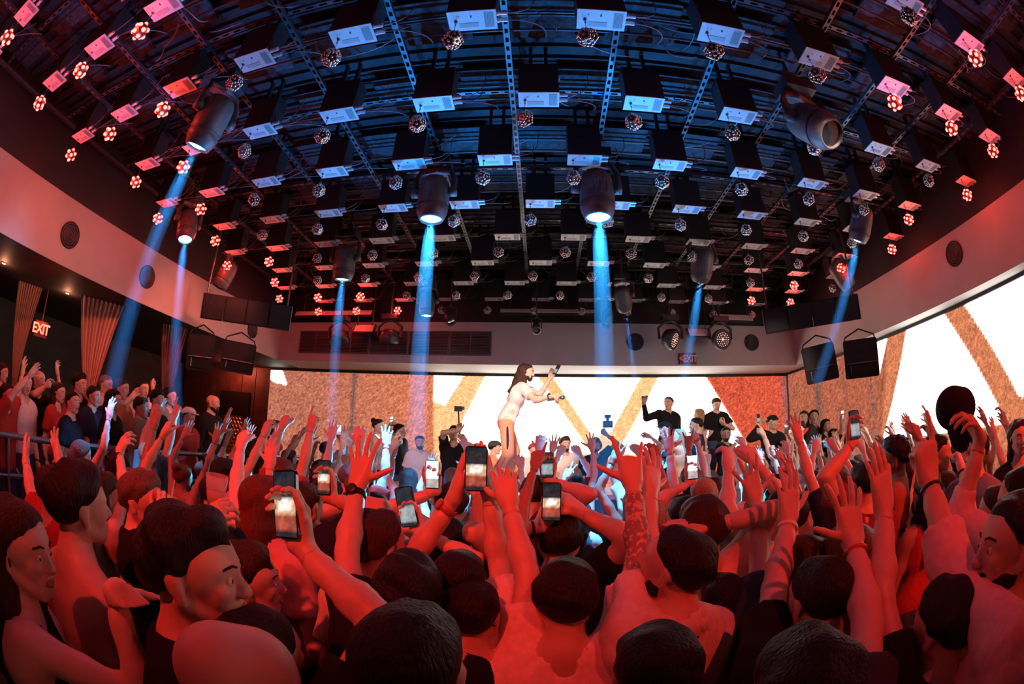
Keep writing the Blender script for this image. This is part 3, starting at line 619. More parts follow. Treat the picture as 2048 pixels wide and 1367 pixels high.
# ------------------------------------------------------------------ people: one continuous skin surface per person, clothes and hair as parts
def V3(*a): return np.array(a if len(a)>1 else a[0],dtype=np.float64)
def unit(v): return v/(np.linalg.norm(v)+1e-12)
class Field:
    def __init__(s,lo,hi,vox):
        s.v=vox; s.lo=np.asarray(lo,float)-2*vox; n=np.ceil((np.asarray(hi,float)+2*vox-s.lo)/vox).astype(int)+1; s.n=n
        s.ax=[(s.lo[i]+vox*np.arange(n[i])).astype(np.float32) for i in range(3)]; s.D=np.full(n,.15,np.float32)
    def sub(s,lo,hi):
        sl=[]
        for i in range(3):
            a=int(max(0,math.floor((lo[i]-s.lo[i])/s.v))); b=int(min(s.n[i],math.ceil((hi[i]-s.lo[i])/s.v)+1))
            if b<=a: return None
            sl.append(slice(a,b))
        return tuple(sl)
    def cap(s,a,b,ra,rb,k=.02,fd=None,ff=1.0,cut=False):
        a=np.asarray(a,float); b=np.asarray(b,float); m=max(ra,rb)+k+2*s.v
        sl=s.sub(np.minimum(a,b)-m,np.maximum(a,b)+m)
        if sl is None: return
        X=s.ax[0][sl[0]][:,None,None]-np.float32(a[0]); Y=s.ax[1][sl[1]][None,:,None]-np.float32(a[1]); Z=s.ax[2][sl[2]][None,None,:]-np.float32(a[2])
        d=(b-a).astype(np.float32); 
        if fd is not None:
            f=np.asarray(fd,np.float32); t=(X*f[0]+Y*f[1]+Z*f[2])*np.float32(1/ff-1); X=X+t*f[0]; Y=Y+t*f[1]; Z=Z+t*f[2]
            d=d+f*np.float32(d@f)*np.float32(1/ff-1)
        L=float(d@d)
        if L<1e-9: q=np.sqrt(X*X+Y*Y+Z*Z)-np.float32(ra)
        else:
            h=np.clip((X*d[0]+Y*d[1]+Z*d[2])*np.float32(1/L),0,1)
            q=np.sqrt((X-h*d[0])**2+(Y-h*d[1])**2+(Z-h*d[2])**2)-(np.float32(ra)+h*np.float32(rb-ra))
            if fd is not None: q=q*np.float32(max(ff,.5))
        D=s.D[sl]
        if cut:
            q=-q; h=np.clip(.5-.5*(D-q)/np.float32(k) if k>0 else (q>D),0,1); s.D[sl]=D*(1-h)+q*h+np.float32(k)*h*(1-h); return
        h=np.clip(.5+.5*(D-q)/np.float32(k),0,1); s.D[sl]=D*(1-h)+q*h-np.float32(k)*h*(1-h)
    def plane(s,c,n):      # keep the side n points away from
        n=unit(np.asarray(n,float)); o=float(n@np.asarray(c,float))
        q=(s.ax[0]*n[0])[:,None,None]+(s.ax[1]*n[1])[None,:,None]+(s.ax[2]*n[2])[None,None,:]-o
        np.maximum(s.D,q.astype(np.float32),out=s.D)
    def taper(s,c,n,t,w):      # thicken by t behind the line, fading to nothing at it
        n=unit(np.asarray(n,float)); o=float(n@np.asarray(c,float))
        q=(s.ax[0]*n[0])[:,None,None]+(s.ax[1]*n[1])[None,:,None]+(s.ax[2]*n[2])[None,None,:]-o
        s.D-=(t*np.sqrt(np.clip(-q/w,0,1))-.006*np.clip(q/.006+.4,0,1)).astype(np.float32); np.maximum(s.D,(q-.02).astype(np.float32),out=s.D)
    def noise(s,amp,freq,seed=0,dirs=7):
        g=np.random.default_rng(seed); q=0
        for i in range(dirs):
            k=unit(g.standard_normal(3))*freq*g.uniform(.6,1.6); ph=g.uniform(0,6.28)
            q=q+np.sin((s.ax[0]*k[0])[:,None,None]+(s.ax[1]*k[1])[None,:,None]+(s.ax[2]*k[2])[None,None,:]+np.float32(ph))
        s.D+=(q*(amp/math.sqrt(dirs))).astype(np.float32)
    def mesh(s):
        D=s.D; n=s.n; I=D<0
        D[0]=D[-1]=.1; D[:,0]=D[:,-1]=.1; D[:,:,0]=D[:,:,-1]=.1; I=D<0
        if not I.any(): return np.zeros((0,3)),np.zeros((0,4),int)
        c=np.zeros(tuple(x-1 for x in n),np.int8)
        for i in(0,1):
            for j in(0,1):
                for k in(0,1): c+=I[i:n[0]-1+i,j:n[1]-1+j,k:n[2]-1+k]
        act=np.argwhere((c>0)&(c<8)); A=act.T; P=np.zeros((len(act),3)); W=np.zeros(len(act))
        cr=[(0,0,0),(1,0,0),(0,1,0),(1,1,0),(0,0,1),(1,0,1),(0,1,1),(1,1,1)]
        dv=[D[A[0]+x,A[1]+y,A[2]+z] for x,y,z in cr]
        for a in range(8):
            for ax in range(3):
                if cr[a][ax]==0:
                    b=a+(1<<ax); m=(dv[a]<0)!=(dv[b]<0)
                    t=np.where(m,dv[a]/(dv[a]-dv[b]+1e-12*(dv[a]==dv[b])),0)
                    p=np.tile(np.array(cr[a],float),(len(act),1)); p[:,ax]+=t; P+=p*m[:,None]; W+=m
        P=s.lo+(act+P/W[:,None])*s.v
        idx=np.full(c.shape,-1,np.int64); idx[A[0],A[1],A[2]]=np.arange(len(act)); Q=[]
        for ax in range(3):
            u,v=(ax+1)%3,(ax+2)%3
            s0=[slice(1,-1)]*3; s1=[slice(1,-1)]*3; s0[ax]=slice(0,n[ax]-1); s1[ax]=slice(1,n[ax])
            a=I[tuple(s0)]; b=I[tuple(s1)]; e=np.argwhere(a!=b)
            if not len(e): continue
            neg=a[e[:,0],e[:,1],e[:,2]]; e=e+1; e[:,ax]-=1
            def cell(du,dv_):
                q=e.copy(); q[:,u]-=du; q[:,v]-=dv_; return idx[q[:,0],q[:,1],q[:,2]]
            q=np.stack([cell(1,1),cell(0,1),cell(0,0),cell(1,0)],1); q[~neg]=q[~neg][:,::-1]; Q.append(q)
        Q=np.concatenate(Q); return P,Q[(Q>=0).all(1)]
def np_mesh(name,pieces,mats):
    vs=[];qs=[];o=0
    for P,Q in pieces: vs.append(P); qs.append(Q+o); o+=len(P)
    P=np.concatenate(vs); Q=np.concatenate(qs); me=bpy.data.meshes.new(name); me.vertices.add(len(P)); me.vertices.foreach_set('co',P.reshape(-1)); mesh_quads(me,Q)
    me.polygons.foreach_set('use_smooth',np.ones(len(Q),bool)); 
    for m in mats: me.materials.append(m)
    me.update(); return me

# finger poses: index, middle, ring, pinky = (spread deg, curl at the three joints); thumb = (out deg, across deg)
POSES={
 'open':([(12,6,10,8),(3,4,8,6),(-6,6,10,8),(-17,10,14,10)],(52,10)),
 'wide':([(18,-4,6,6),(5,-6,6,4),(-9,-4,8,6),(-25,2,10,8)],(68,0)),
 'flat':([(3,4,6,4),(1,3,6,4),(-2,4,6,4),(-5,6,8,6)],(28,8)),
 'relaxed':([(8,24,30,20),(2,30,36,22),(-4,36,40,24),(-10,40,44,26)],(38,22)),
 'claw':([(12,20,50,35),(3,22,52,35),(-6,24,52,35),(-15,28,52,35)],(50,25)),
 'fist':([(4,84,95,50),(1,86,98,50),(-3,88,98,50),(-6,90,98,50)],(30,62)),
 'point':([(2,4,8,6),(1,82,98,50),(-3,86,98,50),(-6,88,98,50)],(30,55)),
 'horns':([(10,2,8,6),(1,80,98,50),(-3,84,98,50),(-20,4,10,8)],(62,4)),
 'peace':([(12,3,8,6),(-8,3,8,6),(-3,84,98,50),(-6,88,98,50)],(25,58)),
 'grip':([(4,48,52,30),(1,50,54,30),(-3,50,54,30),(-6,52,54,30)],(40,40)),
 'phone':([(6,34,40,26),(1,38,42,26),(-4,40,44,28),(-9,44,46,28)],(24,30)),
}
FL=[(.044,.026,.021),(.048,.030,.022),(.044,.028,.021),(.034,.021,.018)]
def hand_caps(W,d,n,side,pose,s=1.0,fat=1.0):
    d=unit(d); n=unit(n-d*(n@d)); l=np.cross(d,n)*(1 if side=='R' else -1); fs,(to,ta)=POSES[pose]; out=[]
    bx=[.031,.010,-.012,-.031]; bl=[.088,.092,.087,.077]; br=[.0135,.0135,.0130,.0120]
    for i in range(4):
        B=W+s*(d*bl[i]+l*bx[i]); out.append((W+s*(d*.012+l*bx[i]*.55),B,.0195*s*fat,br[i]*s*fat,.016))
    out.append((W+s*(d*.02+l*.012),W+s*(d*.05+l*.026+n*.008),.018*s*fat,.015*s*fat,.016))
    for i in range(4):
        sp,c1,c2,c3=fs[i]; sp=math.radians(sp); B=W+s*(d*bl[i]+l*bx[i]); dd=d*math.cos(sp)+l*math.sin(sp); a=0; p=B; r=(.0100,.0090,.0082,.0072)
        for j,(c,L) in enumerate(zip((c1,c2,c3),FL[i])):
            a+=math.radians(c); q=p+s*L*(dd*math.cos(a)+n*math.sin(a)); k=.9 if i==3 else 1; out.append((p,q,r[j]*s*k*fat,r[j+1]*s*k*fat,.004)); p=q
    t,ta=math.radians(to),math.radians(ta); p=W+s*(d*.028+l*.024+n*.006); dr=unit(d*math.cos(t)+l*math.sin(t)+n*math.sin(ta)*.6)
    q=p+dr*.044*s; out.append((p,q,.0145*s*fat,.0118*s*fat,.008)); dr2=unit(dr-l*math.sin(ta)*.5+n*math.sin(ta)*.3+d*.15); q2=q+dr2*.032*s; out.append((q,q2,.0115*s*fat,.0105*s*fat,.004))
    q3=q2+unit(dr2-l*math.sin(ta)*.4)*.024*s; out.append((q2,q3,.0105*s*fat,.0082*s*fat,.004)); return out
SKIN={'light':(.62,.40,.30),'fair':(.72,.50,.40),'tan':(.60,.36,.24),'brown':(.34,.18,.11),'dark':(.17,.085,.05)}
def skin(t):
    return mat('skin_'+t,SKIN[t],.48,0,bump=(90,.06),noise=(12,.05))
def skin_ink(t):
    m=_M.get('skin_ink_'+t)
    if m: return m
    m=skin(t).copy(); m.name='skin_ink_'+t; _M['skin_ink_'+t]=m; N,L=nodes(m); b=N['Principled BSDF']; tc=N.new('ShaderNodeTexCoord'); sp=N.new('ShaderNodeSeparateXYZ'); L.new(tc.outputs['Object'],sp.inputs[0])
    no=N.new('ShaderNodeTexNoise'); no.inputs['Scale'].default_value=55; no.inputs['Detail'].default_value=6; L.new(tc.outputs['Object'],no.inputs['Vector'])
    def mth(op,a,v):
        q=N.new('ShaderNodeMath'); q.operation=op; L.new(a,q.inputs[0])
        if isinstance(v,float): q.inputs[1].default_value=v
        else: L.new(v,q.inputs[1])
        return q.outputs[0]
    r_=mth('MULTIPLY',mth('GREATER_THAN',sp.outputs[0],.13),mth('LESS_THAN',sp.outputs[2],1.94)); r_=mth('MULTIPLY',r_,mth('GREATER_THAN',sp.outputs[2],1.5)); r_=mth('MULTIPLY',r_,mth('GREATER_THAN',no.outputs['Fac'],.47)); r_=mth('MULTIPLY',r_,.6)
    mx=N.new('ShaderNodeMix'); mx.data_type='RGBA'; L.new(r_,mx.inputs[0]); src=b.inputs['Base Color'].links[0].from_socket if b.inputs['Base Color'].links else None
    if src: L.new(src,mx.inputs[6])
    mx.inputs[7].default_value=(.05,.04,.06,1); L.new(mx.outputs[2],b.inputs['Base Color']); return m
def cloth(name,col,rough=.85): return mat('cloth_'+name,col,rough,0,bump=(22,.7,(1,1,.4)),noise=(40,.10),spec=.15)
def hairm(name,col): return mat('hair_'+name,col,.5,0,bump=(150,.9,(1,1,.15)),noise=(110,.4),spec=.22)
HAIR={'black':(.012,.010,.010),'brown':(.045,.022,.013),'auburn':(.12,.04,.02),'blond':(.36,.22,.11),'grey':(.22,.20,.19),'ash':(.14,.10,.08)}
CLO={'black':(.012,.012,.014),'white':(.78,.75,.72),'salmon':(.62,.36,.30),'beige':(.50,.40,.32),'grey':(.25,.25,.26),'navy':(.02,.03,.07),'red':(.45,.05,.04),'pink':(.75,.45,.42),'blue':(.10,.20,.38),
     'teal':(.05,.22,.25),'rust':(.38,.13,.06),'brown':(.13,.08,.055),'lilac':(.45,.36,.55),'olive':(.15,.15,.08),'denim':(.06,.08,.14),'charcoal':(.05,.05,.055),'cream':(.70,.60,.48),'leopard':(.40,.24,.12)}
def ik(S,Wt,L1,L2,pole):
    d=Wt-S; L=np.linalg.norm(d); mx=(L1+L2)*.992
    if L>mx: Wt=S+d/L*mx; d=Wt-S; L=mx
    L=max(L,abs(L1-L2)+.04); u=unit(d); a=(L1*L1-L2*L2+L*L)/(2*L); h=math.sqrt(max(0,L1*L1-a*a)); p=unit(pole-u*(pole@u)); return S+u*a+p*h,S+u*L
def yawdir(a): return V3(math.sin(a),math.cos(a),0)     # yaw 0 looks along +y (towards the stage), positive turns right
REACH=[]
def person(base,H=1.75,yaw=0,face=None,arms=(None,None),top='black',sleeve='short',trousers='denim',hair='short',hcol='black',tone='light',fem=False,det=1,
           lean=(0,0),beard=False,cap=None,eyes=False,label='',group=None,glasses=False,wrist=(None,None),legs=None,seed=0,hunch=0.0,shirt_cut=None,hend=None,hlen=.33,hairthick=.016,tattoo=False,head_at=None,stripe=False,cat='person'):
    """arms: (left, right), each None (hanging) or dict(w=wrist point, pose, n=palm normal, d=finger direction, pole). base = (x,y,z). det 0 far, 1 mid, 2 near, 3 close."""
    s=H/1.75; base=V3(base); f=yawdir(yaw); r=V3(f[1],-f[0],0); up=V3(0,0,1)
    L=lambda x,y,z:(r*x+f*y+up*z)*s + (r*lean[0]+f*lean[1])*s*max(0,(z-.95))/.7
    vb={0:.034,1:.030,2:.0245,3:.0195}[det]; vh={0:.011,1:.0092,2:.0070,3:.0055}[det]; vhd={0:.014,1:.013,2:.0100,3:.0080}[det]
    g=.86 if fem else 1.0; sh=.165 if fem else .19
    caps=[]; C=lambda a,b,ra,rb,k=.03,fd=None,ff=1.0: caps.append((a,b,ra*s,rb*s,k*s,fd,ff))
    tor=[]
    def T(a,b,ra,rb,k=.04,fd=None,ff=1.0): tor.append((a,b,ra*s,rb*s,k*s,fd,ff))
    T(L(-.075,0,.97),L(.075,0,.97),.115,.115,.05,f,.85)
    T(L(-.045 if fem else -.055,.005,1.10),L(.045 if fem else .055,.005,1.10),.098*g+.01,.098*g+.01,.06,f,.88)
    T(L(-.08*g,.005,1.27),L(.08*g,.005,1.27),.115*g+.008,.115*g+.008,.06,f,.86)
    T(L(-.10*g,-.015,1.37),L(.10*g,-.015,1.37),.085*g,.085*g,.05)
    T(L(-sh+.02,-.012,1.415),L(0,-.02,1.475),.055*g,.06*g,.04); T(L(sh-.02,-.012,1.415),L(0,-.02,1.475),.055*g,.06*g,.04)
    if fem: T(L(-.075,.085,1.27),L(-.07,.09,1.265),.058,.055,.03); T(L(.075,.085,1.27),L(.07,.09,1.265),.058,.055,.03)
    caps+=tor
    # legs
    lg=legs or [(L(-.10,.02,.50),L(-.11,-.02,.09)),(L(.10,.02,.50),L(.11,-.02,.09))]
    legc=[]
    for sgn,(kn,an) in zip((-1,1),lg):
        hp=L(sgn*.09,0,.93); legc+= [(hp,kn,.092*s,.060*s,.04*s,None,1),(kn,an,.058*s,.040*s,.02*s,None,1)]
        fo=f; caps.append((an-up*.045*s,an+fo*.15*s-up*.055*s,.042*s,.034*s,.02*s,None,1))
    caps+=legc
    # head frame
    ff_=unit(V3(face)) if face is not None else f
    hz=1.638
    hc=L(0,.012+hunch,hz) if head_at is None else V3(head_at)-base
    fy=ff_; fx=unit(np.cross(fy,up)); fz=np.cross(fx,fy); hs=s*(.97 if fem else 1.0)
    h=lambda x,y,z: hc+(fx*x+fy*y+fz*z)*hs
    hd=[]
    def Hc(a,b,ra,rb,k=.012,fd=None,ff=1.0): hd.append((a,b,ra*hs,rb*hs,k*hs,fd,ff))
    Hc(h(0,-.028,.028),h(0,.022,.026),.079,.076,.02); Hc(h(0,.028,-.012),h(0,.045,-.062),.060,.046,.02)
    for q in(-1,1):
        Hc(h(q*.052,-.008,-.045),h(q*.016,.060,-.092),.021,.019,.015); Hc(h(q*.034,.070,-.022),h(q*.034,.062,-.035),.021,.019,.015)
        Hc(h(q*.016,.090,.020),h(q*.048,.070,.020),.011,.010,.012); Hc(h(q*.079,-.012,.004),h(q*.077,-.004,-.034),.021,.014,.006,fx,.42)
    Hc(h(0,.062,-.094),h(0,.060,-.098),.021,.020,.015); Hc(h(0,.092,.008),h(0,.108,-.030),.008,.0135,.010); Hc(h(-.012,.098,-.034),h(.012,.098,-.034),.008,.008,.006)
    Hc(h(-.016,.087,-.058),h(.016,.087,-.058),.0085,.0085,.006); Hc(h(-.012,.085,-.070),h(.012,.085,-.070),.0085,.0085,.006)
    nk=[(h(0,-.022,-.045),L(0,-.022,1.45),.056*s*g,.062*s*g,.03*s,None,1)]
    # arms
    L1,L2=.295*s,.262*s; hands=[]; armc=[]; joints=[]
    for i,(sgn,side) in enumerate(((-1,'L'),(1,'R'))):
        a=arms[i]; S0=L(sgn*(sh-.012),-.005,1.405)
        if a is None: a=dict(w=base+L(sgn*.25,.06,.83),pose='relaxed',pole=-f+r*sgn*.4,n=-r*sgn,d=-up+f*.25)
        Wt=V3(a['w'])-base; dirw=unit(Wt-S0); raise_=max(0,dirw@up); Sh=S0+dirw*.045*s+up*.055*s*raise_-r*sgn*.02*s*raise_
        pole=V3(a.get('pole',r*sgn*.8-f*.1-up*.5)); E,Wr=ik(Sh,Wt,L1,L2,pole)
        if a.get('w') is not None and np.linalg.norm(Wr-Wt)>.03: REACH.append((label[:40],side,project(base+Wt),project(base+Wr)))
        fd=unit(Wr-E); d=unit(V3(a['d'])) if a.get('d') is not None else unit(fd+up*.25); n=V3(a['n']) if a.get('n') is not None else f
        if np.linalg.norm(np.cross(d,n))<.2: n=n+r*.5
        k=g
        ac=[(L(sgn*.10,-.01,1.37),Sh,.06*s*g,.056*s*k,.05*s,None,1),(Sh,Sh+(E-Sh)*.45,.056*s*k,.050*s*k,.03*s,None,1),(Sh+(E-Sh)*.45,E,.050*s*k,.040*s*k,.02*s,None,1),
            (E,E+(Wr-E)*.28,.040*s*k,.044*s*k,.02*s,None,1),(E+(Wr-E)*.28,E+(Wr-E)*.7,.044*s*k,.033*s*k,.02*s,None,1),(E+(Wr-E)*.7,Wr+d*.012*s,.033*s*k,.0265*s*k,.02*s,None,1)]
        armc.append(ac); caps+=ac; joints.append((Sh,E,Wr,fd,d,n,side))
        hands.append((Wr,fd,hand_caps(Wr,d,n,side,a['pose'],s*(.93 if fem else 1.03),1.0 if det>1 else 1.12),ac))
    allc=caps+nk; P=np.array([q for c in allc for q in(c[0],c[1])]); rad=max(max(c[2],c[3]) for c in allc)
    F=Field(P.min(0)-rad,P.max(0)+rad,vb)
    for c in allc: F.cap(*c)
    neckc=h(0,-.022,-.085); nd=unit(hc-L(0,-.022,1.45))
    F.plane(neckc+nd*.012,nd) if False else None
    for Wr,fd,hcps,ac in hands:
        # stop the coarse grid at the wrist, where the fine grid takes over
        q=((F.ax[0]-Wr[0])*fd[0])[:,None,None]+((F.ax[1]-Wr[1])*fd[1])[None,:,None]+((F.ax[2]-Wr[2])*fd[2])[None,None,:]+.015*s
        dist=np.sqrt(((F.ax[0]-Wr[0])**2)[:,None,None]+((F.ax[1]-Wr[1])**2)[None,:,None]+((F.ax[2]-Wr[2])**2)[None,None,:])
        near=dist<.085*s; F.D[near]=np.maximum(F.D,q.astype(np.float32))[near]
    pieces=[F.mesh()]
    for Wr,fd,hcps,ac in hands:
        P=np.array([q for c in hcps for q in(c[0],c[1])]); a=Wr-fd*.055*s
        lo=np.minimum(P.min(0),np.minimum(a,Wr))-.032*s; hi=np.maximum(P.max(0),np.maximum(a,Wr))+.032*s
        G=Field(lo,hi,vh)
        for c in ac[-2:]: G.cap(*c)
        for c in hcps: G.cap(*c)
        G.plane(Wr-fd*.04*s,-fd); pieces.append(G.mesh())
    P=np.array([q for c in hd for q in(c[0],c[1])]); G=Field(P.min(0)-.085*s,P.max(0)+.085*s,vhd)
    for c in nk+hd: G.cap(*c)
    for q in(-1,1): G.cap(h(q*.031,.104,-.002),h(q*.031,.104,-.002),.0145*hs,.0145*hs,.012*hs,None,1,True)
    lo_pt=h(0,0,-.118); G.plane(neckc-nd*.03*s,-nd); pieces.append(G.mesh())
    root=empty('person',base); tag(root,label,cat,group)
    link('body',np_mesh('body',pieces,[skin_ink(tone) if tattoo else skin(tone)]),root)
    # shirt
    if top:
        t=.013*s; ex=[]
        for sgn,ac,(Sh,E,Wr,fd,d,n,side) in zip((-1,1),armc,joints):
            e2=E-Sh; ex.append((ac[0][0],Sh,ac[0][2]+t,ac[0][3]+t+.004,.05*s))
            if sleeve=='short': ex.append((Sh,Sh+e2*.62,.062*s*g+t,.068*s*g+t*1.3,.03*s))
            elif sleeve in('long','rolled'):
                ex+= [(Sh,E,.060*s*g+t,.046*s*g+t,.03*s),(E,E+(Wr-E)*(.90 if sleeve=='long' else .42),.047*s*g+t,(.032 if sleeve=='long' else .046)*s*g+t,.02*s)]
        P=np.array([q for c in tor+ex for q in(c[0],c[1])]); G=Field(P.min(0)-.16*s,P.max(0)+.16*s,vb*(.8 if det==3 else .95))
        for c in tor: G.cap(c[0],c[1],c[2]+t,c[3]+t,c[4],c[5],c[6])
        if sleeve!='none':
            for c in ex: G.cap(*c)
        if det>=1: G.noise((.0075 if det>1 else .004)*s,19,seed+3,5)
        if det>1: G.noise(.0025*s,55,seed+5,5)
        if sleeve in('short','rolled'):          # clean sleeve ends
            for (Sh,E,Wr,fd,d,n,side) in joints:
                u=unit(E-Sh) if sleeve=='short' else fd; e=Sh+(E-Sh)*.60 if sleeve=='short' else E+(Wr-E)*.40
                q=((G.ax[0]-e[0])*u[0])[:,None,None]+((G.ax[1]-e[1])*u[1])[None,:,None]+((G.ax[2]-e[2])*u[2])[None,None,:]
                ds=np.sqrt(((G.ax[0]-e[0])**2)[:,None,None]+((G.ax[1]-e[1])**2)[None,:,None]+((G.ax[2]-e[2])**2)[None,None,:])<.16*s
                G.D[ds]=np.maximum(G.D,q.astype(np.float32))[ds]
        G.cap(L(0,-.02,1.46),h(0,-.01,-.06),.070*s,.075*s,.02*s,None,1,True)
        if sleeve=='none':
            G.cap(L(-sh-.02,0,1.42),L(-sh-.02,0,1.5),.085*s,.12*s,.01,None,1,True); G.cap(L(sh+.02,0,1.42),L(sh+.02,0,1.5),.085*s,.12*s,.01,None,1,True)
        G.plane(L(0,0,.87),-up)
        link('shirt',np_mesh('shirt',[G.mesh()],[cloth(top,CLO[top])]),root)
    if trousers:
        P=np.array([q for c in legc for q in(c[0],c[1])]+[tor[0][0],tor[0][1]]); G=Field(P.min(0)-.14*s,P.max(0)+.14*s,max(vb,.022))
        G.cap(tor[0][0],tor[0][1],tor[0][2]+.003,tor[0][3]+.003,.05*s,tor[0][5],tor[0][6])
        for c in legc: G.cap(c[0],c[1],c[2]+.014*s,c[3]+.022*s,c[4])
        G.plane(L(0,0,.97),up); o=link('trousers',np_mesh('trousers',[G.mesh()],[cloth(trousers,CLO[trousers])]),root)
        for sgn,(kn,an) in zip((-1,1),lg):
            G=Field(an-V3(.2,.2,.2)*s,an+V3(.25,.25,.1)*s,.022); G.cap(an-up*.03*s,an-up*.04*s,.055*s,.052*s,.02); G.cap(an-up*.045*s,an+f*.16*s-up*.055*s,.050*s,.040*s,.02); G.plane(an-up*.09*s,-up)
            link('shoe',np_mesh('shoe',[G.mesh()],[mat('shoe_black',(.02,.02,.02),.5)]),root)
    # hair
    hm=hairm(hcol,HAIR[hcol])
    if hair!='bald':
        t={'buzz':.007,'short':.010,'thick':.017,'curly':.024,'long':.013,'bun':.010,'pony':.010}.get(hair,.010)
        extra=[]
        if hair=='long':
            e=.09
            extra=[(h(0,-.055,.02),h(0,-.085,-.12),.085,.075,.03),(h(0,-.085,-.11),hc-up*hlen*hs-f*.135*hs,.072,.052,.03),(h(-.06,-.03,-.02),h(-.075,-.03,-.20),.035,.030,.03),(h(.06,-.03,-.02),h(.075,-.03,-.20),.035,.030,.03)]
        if hair=='bun': extra=[(h(0,-.10,.085),h(0,-.105,.09),.045,.045,.01)]
        if hair=='pony': extra=[(h(0,-.10,.05),h(0,-.14,-.02),.035,.035,.02),(h(0,-.14,-.02),h(0,-.13,-.20),.035,.015,.02)]
        if det<=1: t+=.005
        if hend is not None: extra+=[(h(0,-.09,-.06),hc+V3(hend)*.6,.070,.062,.03),(hc+V3(hend)*.6,hc+V3(hend),.060,.030,.03),(h(.06,.02,-.08),h(.06,.03,-.30),.022,.014,.02)]
        P=[h(0,-.03,.03)]+[q for c in extra for q in(c[0],c[1])]; P=np.array(P); G=Field(P.min(0)-.15*s,P.max(0)+.15*s,vhd)
        G.cap(h(0,-.028,.028),h(0,.022,.026),.079*hs,.076*hs,.01)
        if hair in('thick','curly'): G.cap(h(0,-.01,.060),h(0,.025,.066),(.052+t*.5)*hs,(.042+t*.5)*hs,.03)
        # hairline: from the forehead down behind the ears to the nape
        pl_n=unit(fy*.62-fz*.78); c0=h(0,.070,.062) if hair!='buzz' else h(0,.062,.066)
        G.taper(c0,pl_n,t*hs,.045*hs)
        for c in extra: G.cap(c[0],c[1],c[2]*hs,c[3]*hs,c[4]*hs,None,1)
        if hair=='long':      # keep the face free
            G.cap(h(0,.075,-.03),h(0,.10,-.10),.075*hs,.09*hs,.01,None,1,True)
        G.noise({'curly':.0075,'thick':.005,'buzz':.0015}.get(hair,.0035)*hs,{'curly':95,'buzz':140}.get(hair,70),seed+11)
        link('hair',np_mesh('hair',[G.mesh()],[hm]),root)
    if beard:
        G=Field(h(0,.03,-.06)-.13*hs,h(0,.03,-.06)+.13*hs,vhd)
        for c in hd[1:]:
            if (c[0]-hc)@fz<-.04*hs: G.cap(c[0],c[1],c[2]+.009*hs,c[3]+.009*hs,c[4])
        G.plane(h(0,.0,-.050),fz); G.plane(h(0,.0,-.05),-unit(fy*1.0+fz*.1)); G.cap(h(-.018,.100,-.064),h(.018,.100,-.064),.010*hs,.010*hs,.004,None,1,True); G.noise(.002,110,seed)
        link('beard',np_mesh('beard',[G.mesh()],[hm]),root)
    if cap:
        G=Field(h(0,.03,.06)-.2*hs,h(0,.03,.06)+.2*hs,vhd); G.cap(h(0,-.028,.030),h(0,.024,.030),.100*hs,.096*hs,.01); G.plane(h(0,.0,.035),-unit(fz-fy*.25))
        sg=1 if cap[1]=='front' else -1
        G.cap(h(0,sg*.085,.045),h(0,sg*.145,.035),.062*hs,.055*hs,.01,fz,.16)
        link('cap',np_mesh('cap',[G.mesh()],[cloth(cap[0],CLO[cap[0]])]),root)
    if eyes:
        for q in(-1,1):
            m=MB(); e=h(q*.031,.0835,-.001); m.lathe([(.0001,-.0115*hs),(.008*hs,-.008*hs),(.0115*hs,0),(.008*hs,.008*hs),(.005*hs,.0102*hs)],10,e,fy,0,False); m.lathe([(.0052*hs,.0100*hs),(.003*hs,.0112*hs),(.0001,.0116*hs)],10,e,fy,1,False)
            m.build('eye',[mat('eye_white',(.8,.78,.75),.2),mat('iris_brown',(.03,.015,.01),.15)],root,True)
            m=MB(); m.tube([h(q*.014,.101,.022),h(q*.030,.098,.028),h(q*.048,.083,.023)],.0028*hs,5); m.build('eyebrow',hm,root,True)
        m=MB(); m.tube([h(-.021,.0895,-.062),h(-.008,.0975,-.0585),h(.008,.0975,-.0585),h(.021,.0895,-.062)],.0042*hs,6); m.tube([h(-.019,.089,-.0645),h(0,.0965,-.0715),h(.019,.089,-.0645)],.0048*hs,6); m.build('lips',mat('lips',(.45,.16,.13),.4),root,True)
    if glasses:
        m=MB()
        for q in(-1,1):
            m.tube([h(q*.031+.021*math.cos(t*.7854),.108,-.002+.017*math.sin(t*.7854)) for t in range(9)],.0022*hs,5); m.tube([h(q*.052,.106,.004),h(q*.082,.06,.006),h(q*.084,-.005,.0)],.002*hs,5)
        m.tube([h(-.010,.110,0),h(.010,.110,0)],.0022*hs,5); m.build('glasses',M_black,root,True)
    for i,wk in enumerate(wrist):
        if not wk: continue
        Sh,E,Wr,fd,d,n,side=joints[i]; kind,col=wk; c=Wr-fd*(.035 if kind!='band' else .03)*s; rr_=.033*s*g; m=MB()
        if kind=='watch':
            m.lathe([(rr_,-.012*s),(rr_+.004*s,-.009*s),(rr_+.004*s,.009*s),(rr_,.012*s)],18,c,fd,0,False); nn=unit(-n-fd*((-n)@fd)); m.lathe([(.022*s,0),(.022*s,.010*s),(.018*s,.013*s)],16,c+nn*(rr_-.001),nn)
        else: m.lathe([(rr_,-.006*s),(rr_+.004*s,-.004*s),(rr_+.004*s,.004*s),(rr_,.006*s)],18,c,fd,0,False)
        m.build('watch' if kind=='watch' else 'wristband',mat('band_'+col,CLO.get(col,(.3,.3,.3)),.4),root,True)
    root['_j']=[float(x) for j in joints for x in (base+j[2])]
    return root,[(base+j[2],j[3],j[4],j[5]) for j in joints],base+hc
